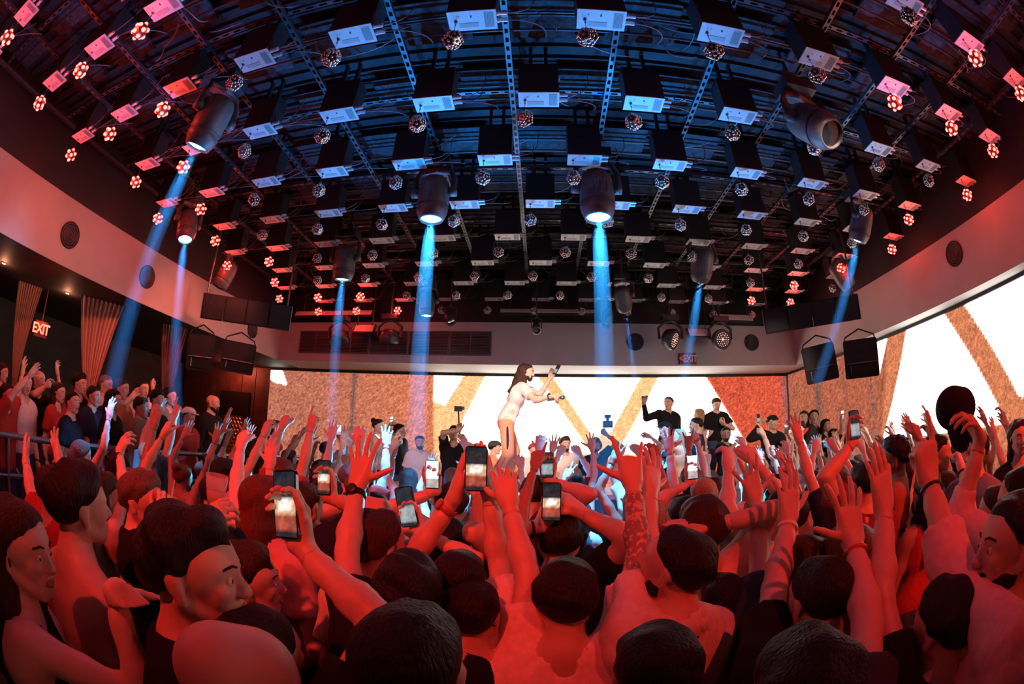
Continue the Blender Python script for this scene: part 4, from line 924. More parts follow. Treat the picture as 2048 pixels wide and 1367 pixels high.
# ------------------------------------------------------------------ hand-held things
CLO.update(salmon=(.88,.66,.58),beige=(.74,.62,.52),pale=(.85,.74,.72),orange=(.80,.34,.20),maroon=(.20,.03,.04),mint=(.35,.55,.50))
M_phone=mat('phone_black',(.012,.012,.014),.25,coat=.5)
def phone_pic(kind):
    def fun(P_):
        n=len(P_); v=(P_[:,2]-P_[:,2].min())/(np.ptp(P_[:,2])+1e-9); u=(P_[:,0]-P_[:,0].min())/(np.ptp(P_[:,0])+1e-9); C=np.zeros((n,3))
        if kind=='white': C[:]=(1.2,1.3,1.4); C[v<.35]=(.55,.45,.45); return C
        if kind=='app': C[:]=(.03,.03,.04); C[(v>.08)&(v<.5)]=(.35,.38,.40); C[(v>.7)&(v<.74)]=(.5,.5,.5); return C
        C[:]=(.035,.025,.03); m=(v>.30)&(v<.62); C[m]=(.75,.42,.25); C[m&(abs(u-.5)<.3)&(v>.42)]=(1.1,1.0,.9); m=(v>.12)&(v<=.32); C[m]=(.42,.08,.05); C[(v>.88)]=(.02,.02,.03)
        return C*(.75+.5*rng.random((n,1)))
    return fun
def phone(c,nrm,upv,label,kind='stage',w=.075,hh=.155):
    c=Vector(P3(c)); n=Vector(P3(nrm)).normalized(); u=Vector(P3(upv)); u=(u-n*u.dot(n)).normalized(); x=u.cross(n); root=empty('phone',c); tag(root,label,'phone')
    M=Matrix(((x.x,u.x,n.x,0),(x.y,u.y,n.y,0),(x.z,u.z,n.z,0),(0,0,0,1)))
    MB().rbox((-w/2,-hh/2,-.009),(w/2,hh/2,0),.012,0,M).build('body',M_phone,root)
    me=screen_mesh('screen',(-w/2+.004,0,-hh/2+.005),(1,0,0),w-.008,hh-.010,8,16,phone_pic(kind)); me.materials.append(M_led)
    o=link('screen',me,root); o.matrix_basis=M@Matrix(((1,0,0,0),(0,0,1,0),(0,-1,0,.0012),(0,0,0,1))) if 0 else Matrix(((x.x,-n.x,u.x,n.x*.0012),(x.y,-n.y,u.y,n.y*.0012),(x.z,-n.z,u.z,n.z*.0012),(0,0,0,1)))
    m=MB()
    for a,b in((-.022,.055),(-.022,.032),(-.004,.044)): m.lathe([(.008,0),(.008,.002)],10,M@Vector((a,b,-.011)),-n)
    m.build('camera_lenses',M_gray,root); return root
def cup(c,d,label,straw=True):
    root=empty('plastic_cup',P3(c)); tag(root,label,'cup'); g=mat('clear_plastic',(.9,.9,.92),.12,alpha=.28); m=MB(); m.lathe([(.028,-.05),(.042,.06),(.040,.06),(.027,-.046)],18,(0,0,0),d); m.build('wall',g,root,True)
    m=MB(); m.lathe([(.0275,-.045),(.034,.005)],16,(0,0,0),d); m.build('drink',mat('drink',(.6,.35,.25),.1,alpha=.55),root,True)
    if straw: m=MB(); q=Vector(P3(d)).normalized(); m.cyl(q*-.03,q*.14+Vector((.02,0,0)),.003,6); m.build('straw',M_white,root)
NP={}
def away(p): p=V3(p); v=V3(p[0],p[1],0); return unit(v)
def who(head,z0=0.0,arms=(None,None),yaw=None,y=None,**kw):
    """head=(px,py,distance) of the head centre; arms: None or (px,py,distance,pose[,opts]) of the wrist"""
    hpnt=at(*head) if y is None else aty(head[0],head[1],y); H=(hpnt[2]-z0)/.936; H2=min(2.0,max(1.48,H))
    A=[]
    yw=yaw if yaw is not None else 0.0; f=yawdir(yw); r=V3(f[1],-f[0],0); fo=.012*H2/1.75
    s_=H2/1.75; shw=(.165 if kw.get('fem') else .19)-.012; cm=V3(0,0,HC)
    for i,a in enumerate(arms):
        if a is None: A.append(None); continue
        w=at(a[0],a[1],a[2]) if not (len(a)>4 and a[4].get('y')) else aty(a[0],a[1],a[4]['y']); d=dict(w=w,pose=a[3]); 
        if a[3] in AUTO and y is None and not (len(a)>4 and a[4].get('keep')):      # a raised arm is nearly straight: reach out along the line of sight
            Shp=V3(hpnt[0],hpnt[1],0)+r*(shw if i else -shw)*s_+V3(0,0,z0+1.47*s_); m_=Shp-cm; dv=ray(a[0],a[1]); b_=dv@m_; q_=b_*b_-(m_@m_-(.575*s_)**2)
            d['w']=cm+dv*(b_+math.sqrt(q_) if q_>0 else b_)
        if len(a)>4: d.update({k:v for k,v in a[4].items() if k not in('y','keep')})
        A.append(d)
    ln=kw.get('lean',(0,0)); off=(r*ln[0]+f*ln[1])*H2/1.75*(1.638-.95)/.7
    base=V3(hpnt[0],hpnt[1],0)-f*fo-off; base[2]=hpnt[2]-.936*H2 if abs(H-H2)>.3 else z0
    OCC.append((base[0],base[1])); return person(base,H2,yw,arms=A,**kw)
OCC=[]; AUTO={'wide','open','claw','fist','point','horns','peace','flat','relaxed'}
# ---- close to the camera
who((385,1145,1.02),yaw=1.05,face=(.92,.36,.10),hair='thick',hcol='black',tone='light',top='black',det=3,eyes=True,hairthick=.02,label='man in profile with thick dark hair and black top, largest face on the left',seed=1)
who((478,1368,.80),yaw=.5,face=(.5,.8,-.15),hair='bald',tone='light',top='black',det=2,label='shaven head lit red at the bottom edge below the dark-haired man',seed=2)
who((822,1330,.80),yaw=.05,face=(.05,1,.05),hair='buzz',tone='light',top='charcoal',det=3,label='cropped black-haired head at the bottom edge left of centre, seen from behind',seed=3)
who((158,1012,1.62),yaw=.15,face=(.25,.95,.1),hair='thick',tone='light',top=None,det=2,label='bare-backed man with dark hair seen from behind at left',seed=4)
who((38,1095,1.28),yaw=.7,face=(.85,.5,.05),hair='long',hcol='brown',tone='fair',fem=True,top='black',sleeve='none',det=2,eyes=True,arms=(None,(222,1172,1.12,'open',dict(pole=V3(.1,-.2,-1),d=V3(.75,.25,-.42),n=V3(.1,.3,-1),keep=1))),label='long-haired woman at the left edge with a bare bent arm',seed=5)
r_=who((285,1003,2.15),yaw=.9,face=(.95,.3,.05),hair='thick',hcol='ash',tone='fair',top='black',det=2,eyes=True,arms=(None,(322,1050,2.05,'grip',dict(pole=V3(.3,-.5,-1),d=V3(.2,.2,1),n=V3(-.6,.4,0)))),label='man with swept ash-brown hair raising a drink to his mouth',seed=6)
cup(at(338,1022,2.08),(.15,0,1),'clear cup with straw at the mouth of the ash-haired man')
who((452,1110,1.75),yaw=.3,hair='short',tone='light',top='charcoal',det=2,arms=(None,(403,1052,1.55,'grip',dict(d=V3(.75,.2,.55),n=V3(.1,.8,-.2),pole=V3(-.6,-.3,-1)))),label='person behind the curly-haired man holding a plastic cup up',seed=7)
cup(at(432,985,1.60),(.1,0,1),'clear plastic cup held up by a red-lit fist at left',False)
who((497,1163,1.5),yaw=.7,face=(.85,.5,.12),hair='thick',hcol='brown',tone='fair',top='black',det=2,eyes=True,label='brown-haired man with blue-rimmed profile behind the curly-haired man',seed=8)
P10=who((520,1312,1.02),yaw=.1,face=(.2,.95,.15),hair='short',hcol='black',tone='light',top='black',det=3,arms=(None,(602,1098,1.12,'phone',dict(pole=V3(1,-.3,-.5),d=V3(-.22,.15,.95),n=V3(-.25,-.95,.1)))),label='man in black tee at the bottom filming with a phone, elbow out',seed=9)
who((818,1190,1.36),yaw=-.1,face=(-.1,1,.15),hair='thick',hcol='black',tone='light',top='black',det=3,arms=((716,968,1.28,'wide',dict(pole=V3(-.2,-.6,-1),n=V3(.1,.95,.1),d=V3(.03,.3,1))),None),wrist=(('watch','black'),None),label='black-sleeved person raising a spread hand with a black watch, left of centre',seed=10)
P12=who((606,1012,2.25),yaw=.2,hair='buzz',hcol='brown',tone='tan',top='navy',det=2,arms=(None,(658,1000,2.2,'phone',dict(d=V3(-.1,.1,1),n=V3(-.2,-.95,0)))),label='man with cropped blue-lit head holding up a phone left of the watch hand',seed=11)
who((757,1090,1.75),yaw=.35,face=(.55,.8,.15),hair='thick',hcol='brown',tone='light',top='beige',det=2,label='brown-haired head right of the watch wearer\'s forearm',seed=12)
P13=who((815,1130,1.95),yaw=.1,hair='long',hcol='auburn',tone='fair',fem=True,top='grey',det=2,sleeve='none',label='auburn long-haired woman under the phone with the app screen',seed=13,arms=(None,(838,1062,1.85,'phone',dict(n=V3(-.2,-.95,0),d=V3(-.4,.1,1)))))
who((918,1165,1.5),yaw=0,hair='buzz',hcol='black',tone='light',top='beige',det=3,arms=((906,1003,1.72,'flat',dict(keep=1,pole=V3(-.5,-.3,-1),n=V3(.9,.35,0),d=V3(.15,.1,1))),(978,990,1.72,'flat',dict(keep=1,pole=V3(.2,-.3,-1),n=V3(-.9,.35,0),d=V3(-.1,.1,1)))),wrist=(('watch','rust'),None),label='person holding a phone up between two flat hands, gold bracelet',seed=14)
who((900,1085,2.05),yaw=0,hair='long',hcol='black',tone='tan',fem=True,top='leopard',sleeve='long',det=2,arms=(None,(956,990,2.0,'relaxed')),label='woman with a leopard-print sleeve raised between the flat hands',seed=15)
who((944,1228,1.42),yaw=.1,hair='short',hcol='black',tone='light',top='salmon',det=3,arms=(None,(1018,1008,1.42,'claw',dict(pole=V3(.5,-.4,-1),n=V3(0,.9,.2)))),label='dark head low at centre with a salmon sleeve and a clawed raised hand',seed=16)
who((1118,1083,2.0),yaw=0,hair='thick',hcol='black',tone='light',top='black',det=2,arms=((1078,1058,1.92,'phone',dict(pole=V3(-1,-.2,-.4),n=V3(.8,.4,0),d=V3(.35,0,1))),(1160,1024,1.92,'claw',dict(keep=1,pole=V3(.6,-.2,-1),n=V3(-.8,.4,0),d=V3(-.7,.1,.6)))),wrist=(('band','black'),None),label='black-haired person in black tee filming with both hands at centre',seed=17)
who((1131,1200,1.40),yaw=0,face=(0,1,.1),hair='thick',hcol='black',tone='light',top='salmon',det=3,arms=(None,(1266,968,1.34,'horns',dict(pole=V3(.5,-.5,-.8),n=V3(-.05,.95,.1),d=V3(-.12,.2,1)))),label='large man at centre in salmon tee making a horns sign',seed=18,tattoo=True)
who((1352,1133,1.42),yaw=-.5,face=(-.72,.6,.34),hair='short',hcol='black',tone='light',top='beige',det=3,beard=True,arms=((1300,985,1.62,'open',dict(pole=V3(-.2,-.6,-1))),None),label='bearded man in beige tee looking up to the left, arm raised',seed=19)
who((1405,1062,1.88),yaw=-.15,hair='thick',hcol='brown',tone='light',top='salmon',det=2,arms=(None,(1438,1048,1.80,'flat',dict(keep=1,pole=V3(1,-.2,.15),d=V3(-1,.35,.1),n=V3(0,.3,-1)))),label='man in salmon tee shading his brow with a bent arm',seed=20)
who((1602,1135,1.65),yaw=-.1,hair='short',hcol='brown',tone='light',top='charcoal',det=2,arms=((1512,1000,1.62,'wide',dict(pole=V3(-.1,-.6,-1),d=V3(-.25,.2,1))),None),label='brown-haired person reaching a spread hand up and left',seed=21)
who((1640,1195,1.32),yaw=-.05,hair='short',hcol='black',tone='light',top='black',det=3,arms=((1578,1040,1.15,'open',dict(pole=V3(-.5,-.5,-.8),d=V3(.1,.3,1))),None),wrist=(('band','white'),None),label='person in black tee raising an open palm with a thin pale wristband',seed=22)
who((1600,1400,.85),yaw=0,hair='thick',hcol='black',tone='light',top='charcoal',det=3,arms=(None,(1706,1082,1.02,'wide',dict(pole=V3(.6,-.5,-.6),d=V3(-.08,.3,1)))),wrist=(None,('band','red')),label='dark head at the bottom edge with a long bare arm and red wristband',seed=23)
who((1888,1250,1.30),yaw=-.1,hair='thick',hcol='black',tone='light',top='black',det=3,arms=((1768,1020,1.32,'flat',dict(pole=V3(-.4,-.5,-.8),d=V3(-.08,.2,1))),None),label='black-haired head at lower right with a black sleeve and straight flat hand',seed=24)
who((2024,1088,1.30),yaw=-.75,face=(-.85,.5,.1),hair='short',hcol='black',tone='tan',top='pink',sleeve='rolled',det=3,beard=True,eyes=True,arms=((1856,962,1.42,'point',dict(pole=V3(-.3,-.3,-1),n=V3(.2,.9,0),d=V3(-.08,.1,1))),None),wrist=(('band','black'),None),label='man in pink rolled-sleeve shirt at right pointing one finger up',seed=25)
who((2040,1000,1.95),yaw=-.4,hair='short',hcol='black',tone='tan',top='pink',sleeve='rolled',det=2,arms=((1962,882,1.92,'phone',dict(pole=V3(-.2,-.3,-1),n=V3(-.7,.5,0),d=V3(-.55,.1,.85))),None),label='person at the right edge with a rolled sleeve lifting a black cap',seed=26)
who((1992,1020,2.35),yaw=-.3,hair='long',hcol='brown',tone='fair',fem=True,top='black',sleeve='none',det=2,arms=((1922,935,2.3,'point',dict(pole=V3(-.2,-.5,-1)))  ,None),wrist=(('band','black'),None),label='slender bare arm with a dark bracelet pointing up at right',seed=27)
who((1312,1345,.98),yaw=.1,hair='short',hcol='black',tone='light',top='black',det=2,label='dark head at the bottom edge right of the salmon-shirted man',seed=28)
who((1692,1118,1.62),yaw=-.2,hair='long',hcol='auburn',tone='fair',fem=True,top='rust',det=2,label='auburn-haired woman behind the red wristband arm',seed=29)
who((112,985,2.3),yaw=.2,hair='short',hcol='brown',tone='fair',top='red',det=2,arms=((52,925,2.1,'open'),(118,918,2.1,'wide')),label='person at far left with both hands spread above the bare-backed man',seed=30)
who((208,985,2.6),yaw=.2,hair='long',hcol='brown',tone='fair',fem=True,top='teal',sleeve='none',det=2,arms=(None,(238,905,2.45,'relaxed',dict(d=V3(.4,.2,.9)))),wrist=(None,('band','navy')),label='woman with a blue wristband on a cyan-lit raised arm at left',seed=31)
who((532,1005,2.15),yaw=.1,hair='long',hcol='auburn',tone='fair',fem=True,top='pink',det=2,arms=((482,890,2.05,'fist',dict(pole=V3(-.2,-.5,-1))),None),label='woman in pink raising a straight arm with a fist, left of the phones',seed=32)
who((1440,1200,1.75),yaw=-.2,hair='long',hcol='black',tone='tan',fem=True,top='black',det=2,label='black long-haired woman between the bearded man and the open palm',seed=33)
# ---- phones in hands
fc=lambda p: -unit(V3(p)-V3(0,0,HC))
def pin(res,i,label,kind='stage'):
    W_,fd,d,n=res[1][i]; d=unit(d); n=unit(n-d*(n@d)); phone(W_+d*.105+n*.034,n,d*.6+V3(0,0,.4),label,kind,.078,.16)
def ph(px,py,d,label,kind='stage',tilt=0,**k):
    c=at(px,py,d); n=fc(c); phone(c,n+V3(0,0,.0),V3(tilt,0,1),label,kind,**k)
pin(P10,1,'phone with camera app on its screen, held by the elbow-out man at lower left'); pin(P12,1,'phone showing the stage, left of the black watch'); HN_=dict(n=V3(0,-1,.05),d=V3(-.05,.05,1))
pin(who((748,1022,2.85),hair='short',hcol='black',tone='light',top='grey',det=1,arms=((726,1008,2.7,'phone',HN_),None),label='man in grey right of the black watch lifting a dark phone',seed=34),0,'dark phone just right of the black watch','app'); pin(who((905,1012,2.8),hair='thick',hcol='brown',tone='fair',top='white',det=1,arms=((868,985,2.62,'phone',HN_),None),label='man in white lifting a bright phone left of the flat hands',seed=35),0,'phone with a bright white screen left of the flat hands','white')
pin(P13,1,'phone with a grey app screen lit by the blue glow','app'); ph(952,937,1.64,'phone between the two flat hands showing the orange stage',w=.078,hh=.16); ph(1103,1003,1.84,'phone at centre held with both hands showing the stage'); pin(who((1070,988,3.1),hair='short',hcol='brown',tone='light',top='blue',det=1,arms=(None,(1095,962,2.95,'phone',HN_)),label='man in blue lifting a phone below the performer',seed=36),1,'phone with a pale picture right of the performer\'s legs','app'); pin(who((1405,990,3.3),hair='pony',hcol='blond',tone='fair',fem=True,top='teal',det=1,arms=((1383,965,3.15,'phone',HN_),None),label='blond woman with tied-back hair lifting a bright phone right of the horns hand',seed=37),0,'small bright white phone right of the horns hand','white')
pin(who((1728,968,2.9),hair='short',hcol='black',tone='tan',top='maroon',det=1,arms=((1706,888,2.75,'phone',HN_),None),label='man in maroon holding a black phone high before the side screen',seed=38),0,'black phone held high before the side screen','app')
c=at(1912,815,1.98); root=empty('baseball_cap',P3(c)); tag(root,'black baseball cap held up against the white triangle','hat')
G=Field(V3(-.2,-.2,-.2),V3(.2,.2,.2),.007); G.cap(V3(-.02,0,0),V3(.03,0,.0),.085,.08,.02); G.cap(V3(.03,0,-.0),V3(.04,0,0),.07,.07,.01,None,1,True); 
link('crown',np_mesh('crown',[G.mesh()],[cloth('black',CLO['black'])]),root); G=Field(V3(-.2,-.2,-.25),V3(.2,.2,.1),.007); G.cap(V3(.0,0,-.06),V3(.02,0,-.12),.07,.06,.01,V3(.9,0,.35),.14); link('brim',np_mesh('brim',[G.mesh()],[cloth('black',CLO['black'])]),root)

# ---- the performer on the booth
cp=V3(-.46,6.30,1.50); pf=yawdir(1.35); pr=V3(pf[1],-pf[0],0); lk=lambda x,y,z:(pr*x+pf*y+V3(0,0,z))
pw=aty(1103,792,5.82); pl=aty(1100,757,6.50); hdp=aty(1053,744,6.28)
r_=person(cp,1.71,1.35,face=(.93,-.22,-.10),arms=(dict(w=pl,pose='phone',d=V3(.45,0,.9),n=V3(-.2,-.9,.2),pole=V3(.1,.2,-1)),dict(w=pw,pose='fist',d=V3(.95,-.05,-.25),n=V3(.1,-.2,-1),pole=V3(0,-.4,-1))),
   top='pale',sleeve='short',trousers='orange',hair='long',hcol='brown',tone='fair',det=3,beard=True,eyes=True,hend=(-.22,-.05,-.27),lean=(0,.30),head_at=hdp,legs=[(lk(-.16,.16,.52),lk(-.20,.06,.09)),(lk(.14,.02,.50),lk(.16,-.22,.09))],wrist=(None,('watch','charcoal')),
   label='long-haired performer in white tee and orange trousers standing on the booth',seed=40)
phone(aty(1113,738,6.45),V3(-.6,-.6,.4),V3(.4,0,.9),'phone held up in the performer\'s far hand','app')
mc=aty(1112,797,6.06); root=empty('microphone',P3(mc)); tag(root,'black microphone held in the performer\'s near hand','microphone'); a=V3(.96,-.05,.18); m=MB(); m.lathe([(.011,-.12),(.014,-.115),(.017,.06)],12,(0,0,0),a); m.build('handle',M_black,root,True); m=MB(); m.lathe([(.018,.06),(.026,.07),(.026,.10),(.015,.12),(.001,.122)],12,(0,0,0),a); m.build('grille_head',M_metal,root,True)
st=MB()
for k in range(1): st.tube([tuple(cp+lk(.17,-.005,.90)-cp),tuple(lk(.215,.0,.70)),tuple(lk(.195,.005,.50)),tuple(lk(.20,-.12,.25))],.016,6)
st.build('trouser_stripe',cloth('navy',CLO['navy']),r_[0],True)

# ---- people on the stage platform
ZP=.62
o=MB().box((1.4,8.35,ZP),(XS-.05,9.6,1.14)).build('floor_step',M_floor); struct(o,'raised step at the back of the stage platform')
def st_(head,y,z0=ZP,**k): k.setdefault('det',1); k.setdefault('eyes',True); return who((head[0],head[1],0),z0,y=y,**k)
A_=lambda px,py,y,pose,**o: (px,py,0,pose,dict(y=y,**o))
st_((1337,806),8.6,1.14,yaw=PI-.3,face=(-.6,-.75,0),hair='buzz',tone='light',top='black',sleeve='long',eyes=True,arms=(None,A_(1288,808,8.3,'phone',d=V3(0,0,1),n=V3(.5,-.8,0),pole=V3(-.5,0,-1))),label='man in black long sleeves lifting a phone before the white screen',seed=50)
phone(aty(1287,800,8.3),V3(.3,-.9,0),V3(0,0,1),'phone lifted by the man in black long sleeves on the stage','app')
st_((1397,828),8.7,1.14,yaw=-1.0,face=(-.8,.4,0),hair='long',hcol='blond',tone='fair',fem=True,top='cream',sleeve='none',label='blond woman beside the tallest man in a black tee',seed=51)
st_((1433,808),8.6,1.14,yaw=PI,face=(0,-.9,-.3),hair='short',hcol='brown',tone='fair',top='black',eyes=True,arms=(A_(1448,848,8.3,'grip',n=V3(-.5,0,1)),None),label='tall man in black tee looking down, right of the blond woman',seed=52)
st_((1392,850),7.3,ZP,yaw=-1.2,face=(-.95,.1,0),hair='short',hcol='black',tone='tan',top='navy',det=2,label='broad man in navy tee in profile on the stage',seed=53)
st_((1357,872),7.0,ZP,yaw=-1.2,face=(-.9,.1,.2),hair='long',hcol='blond',tone='fair',fem=True,top='cream',sleeve='none',arms=(A_(1300,872,6.85,'relaxed',d=V3(-.9,0,.2)),None),label='blond woman with a glittering top below the man with phone',seed=54)
st_((1330,858),7.6,ZP,yaw=-.9,face=(-.8,-.4,0),hair='short',tone='light',top='black',cap=('black','front'),label='man in a black cap behind the glittering blond woman',seed=55)
st_((1452,868),7.3,ZP,yaw=2.6,face=(-.3,-.9,0),hair='short',hcol='black',tone='brown',top='black',beard=True,glasses=True,eyes=True,arms=(None,A_(1473,885,7.0,'grip')),label='bearded man in glasses and black clothes holding a glass',seed=56)
st_((1545,845),7.4,ZP,yaw=PI,face=(0,-1,.1),hair='short',tone='light',top='black',sleeve='long',eyes=True,cap=('black','front'),arms=(None,A_(1518,850,7.2,'phone',n=V3(.6,-.5,0))),label='person in black hoodie and cap lifting a dark phone',seed=57)
phone(aty(1517,836,7.18),V3(.2,-.95,0),V3(0,0,1),'dark phone lifted by the hooded person at right','app')
st_((1608,835),7.6,ZP,yaw=2.4,face=(-.6,-.7,0),hair='long',hcol='brown',tone='fair',fem=True,top='black',arms=(A_(1588,835,7.3,'phone'),None),label='brown-haired woman raising a phone left of the dark-haired man',seed=58)
st_((1628,833),7.5,ZP,yaw=2.6,face=(-.5,-.8,0),hair='short',hcol='black',tone='light',top='charcoal',eyes=True,label='dark-haired man in charcoal beside two women at the right of the stage',seed=59)
st_((1600,858),6.9,ZP,yaw=2.2,face=(-.7,-.5,0),hair='curly',hcol='brown',tone='fair',fem=True,top='red',sleeve='none',arms=(A_(1572,865,6.6,'grip'),None),label='curly-haired woman in red holding up a glowing light',seed=60)
st_((1652,850),7.3,ZP,yaw=3.0,hair='long',hcol='black',tone='tan',fem=True,top='black',label='black-haired woman with her back turned, beside the dark-haired man',seed=61)
st_((1575,888),6.2,0,yaw=-.6,hair='short',hcol='brown',tone='fair',top='beige',cap=('charcoal','front'),arms=(A_(1528,870,6.0,'point',d=V3(-.6,0,.8)),None),label='man in a grey cap stretching an arm towards the stage at right',seed=62)
st_((1405,900),6.5,0,yaw=2.9,hair='bald',tone='tan',top='charcoal',label='bald man talking below the man in glasses',seed=63)
st_((1515,912),6.0,0,yaw=2.9,hair='short',tone='light',top='white',glasses=True,label='man in white tee and dark glasses below the hooded person',seed=64)
st_((908,868),7.3,ZP,yaw=2.9,face=(.1,-.8,.35),hair='thick',hcol='black',tone='tan',top='black',arms=(A_(930,882,7.1,'grip',pole=V3(.9,0,-.4),d=V3(-.5,0,.8)),A_(918,862,7.0,'grip',d=V3(0,0,1),pole=V3(-1,0,0))),label='man in black tee holding a camera on a stick above his head',seed=65)
root=empty('camera_stick',P3(aty(918,850,7.0))); tag(root,'camera on a short black stick held over the crowd','camera'); q0=aty(917,822,7.0)-aty(918,850,7.0); MB().cyl(tuple(-q0*.4),tuple(q0),.012,8).build('stick',M_black,root); m=MB(); m.box(tuple(q0+V3(-.06,-.04,0)),tuple(q0+V3(.06,.04,.075))); m.lathe([(.028,0),(.028,.05)],12,tuple(q0+V3(.02,.04,.035)),(0,1,0)); m.build('camera_body',M_black,root); MB().box(tuple(q0+V3(.055,-.05,.02)),tuple(q0+V3(.10,-.04,.07))).build('flip_screen',M_gray,root)
st_((840,884),7.0,ZP,yaw=2.8,face=(.3,-.95,0),hair='short',hcol='black',tone='light',top='white',beard=True,eyes=True,label='bearded man in pale top facing the crowd left of the camera stick',seed=66)
st_((757,852),7.3,ZP,yaw=1.4,face=(.9,-.2,0),hair='bun',hcol='black',tone='fair',fem=True,top='white',sleeve='none',eyes=True,label='woman with pinned-up black hair right of the spread watch hand',seed=67)
st_((800,862),7.2,ZP,yaw=1.8,hair='short',tone='tan',top='black',arms=(A_(780,850,7.0,'phone'),A_(795,870,7.0,'phone')),label='person with both hands at a phone left of the bearded man',seed=68)
st_((552,852),7.0,ZP,yaw=1.2,face=(.9,.2,0),hair='long',hcol='auburn',tone='fair',fem=True,top='red',sleeve='none',label='red-haired woman in profile alone before the orange screen',seed=69)
st_((655,885),6.6,0,yaw=.3,hair='short',tone='tan',top='charcoal',arms=(None,A_(676,870,6.5,'phone')),label='person in charcoal raising a blue-screened phone before the orange screen',seed=70)
phone(aty(678,859,6.45),V3(.05,-1,0),V3(0,0,1),'small phone with a blue screen before the orange LED wall','white')
st_((1190,893),6.9,ZP,yaw=2.9,face=(-.2,-.8,.4),hair='curly',hcol='black',tone='brown',top='navy',beard=True,arms=(A_(1212,868,6.8,'grip'),None),label='photographer with dark beard lifting a camera right of the performer',seed=71)
root=empty('photo_camera',P3(aty(1215,848,6.8))); tag(root,'black camera with flash held high right of the performer','camera'); MB().box((-.07,-.05,-.05),(.07,.05,.05)).build('body',M_black,root); m=MB(); m.lathe([(.035,0),(.04,.05),(.04,.09)],14,(0,-.05,0),(0,-1,0)); m.build('lens',M_gray,root,True); m=MB(); m.box((-.02,-.02,.05),(.02,.02,.09)); m.box((-.045,-.04,.09),(.045,.03,.14)); m.build('flash',M_black,root)
st_((1131,888),7.2,ZP,yaw=2.9,hair='thick',hcol='brown',tone='light',top='white',beard=True,eyes=True,label='bearded man in white tee right of the performer\'s legs',seed=72)
st_((1068,900),7.0,ZP,yaw=2.8,hair='short',hcol='brown',tone='light',top='beige',beard=True,cap=('red','back'),label='bearded man in a red cap by the performer\'s knee',seed=73)
st_((990,895),7.1,ZP,yaw=1.5,hair='short',hcol='black',tone='light',top='orange',cap=('charcoal','front'),label='man in a grey cap left of the performer\'s legs',seed=74)
st_((955,898),7.2,ZP,yaw=0,hair='short',hcol='auburn',tone='light',top='charcoal',label='crew person with back to camera left of the performer',seed=75)
# ---- people in the lounge
ZL=.6
def lo(head,d,**k): k.setdefault('det',1); k.setdefault('eyes',True); return who((head[0],head[1],d),ZL,**k)
lo((52,768),5.2,yaw=1.2,face=(.9,-.1,.05),hair='short',hcol='brown',tone='fair',top='white',sleeve='long',eyes=True,label='man in a white shirt standing at the left edge of the lounge',seed=80)
lo((78,760),6.0,yaw=1.4,hair='bald',tone='light',top='black',arms=(None,(92,772,5.8,'grip')),label='bald man drinking behind the white-shirted man',seed=81)
lo((118,785),5.6,yaw=1.2,hair='long',hcol='brown',tone='fair',fem=True,top='red',arms=((115,745,5.4,'relaxed'),None),label='woman dancing with a bent raised arm in the lounge',seed=82)
lo((160,768),6.2,yaw=1.3,hair='thick',hcol='black',tone='fair',top='black',label='dark-haired person in black below the wide cream drape',seed=83)
lo((146,805),4.9,yaw=1.0,face=(.9,.1,.1),hair='short',hcol='black',tone='fair',top='black',eyes=True,label='young man in black with lit face in the lounge front row',seed=84)
lo((188,792),5.8,yaw=1.3,hair='short',hcol='black',tone='light',top='navy',arms=((208,798,5.6,'claw'),None),label='man in navy clasping his hands in the lounge',seed=85)
lo((212,770),6.4,yaw=1.4,hair='short',hcol='grey',tone='fair',top='white',eyes=True,label='grey-haired man in a white tee under the slanting blue beam',seed=86)
lo((244,778),6.2,yaw=1.3,hair='short',hcol='brown',tone='light',top='rust',arms=(None,(262,795,6.0,'open')),label='man in a rust tee with one hand open in the lounge',seed=87)
lo((228,800),5.4,yaw=1.2,hair='long',hcol='black',tone='tan',fem=True,top='black',label='woman in black between the white-tee and rust-tee men',seed=88)
lo((285,778),6.8,yaw=1.6,hair='short',hcol='black',tone='light',top='white',arms=((305,775,6.6,'fist'),None),label='person in white with fist up beside the narrow drape',seed=89)
lo((283,815),5.2,yaw=1.2,hair='short',hcol='black',tone='brown',top='olive',sleeve='long',arms=(None,(322,820,5.0,'wide')),label='man in an olive jacket reaching a spread hand over the rail',seed=90)
lo((315,800),6.2,yaw=1.4,hair='thick',hcol='black',tone='light',top='black',label='dark-haired man in black behind the olive jacket',seed=91)
lo((340,793),6.9,yaw=1.5,hair='long',hcol='black',tone='fair',fem=True,top='grey',label='dark-haired woman beside the narrow cream drape',seed=92)
lo((378,832),6.4,yaw=1.5,hair='short',hcol='black',tone='light',top='red',cap=('white','front'),label='man in red with a pale cap left of the man in the suit',seed=93)
lo((426,806),7.3,yaw=1.5,face=(.97,.2,0),hair='bald',tone='light',top='black',sleeve='long',trousers='black',beard=True,eyes=True,det=2,label='bald bearded man in a black suit in profile by the door',seed=94)
lo((15,790),4.6,yaw=1.0,hair='short',hcol='brown',tone='fair',top='red',arms=((45,745,4.5,'open'),(60,750,4.6,'open')),label='person in red at the far left edge with hands up',seed=95)
lo((5,745),6.4,yaw=1.0,hair='long',hcol='brown',tone='fair',fem=True,top='black',label='woman cut by the left picture edge in the lounge',seed=96)
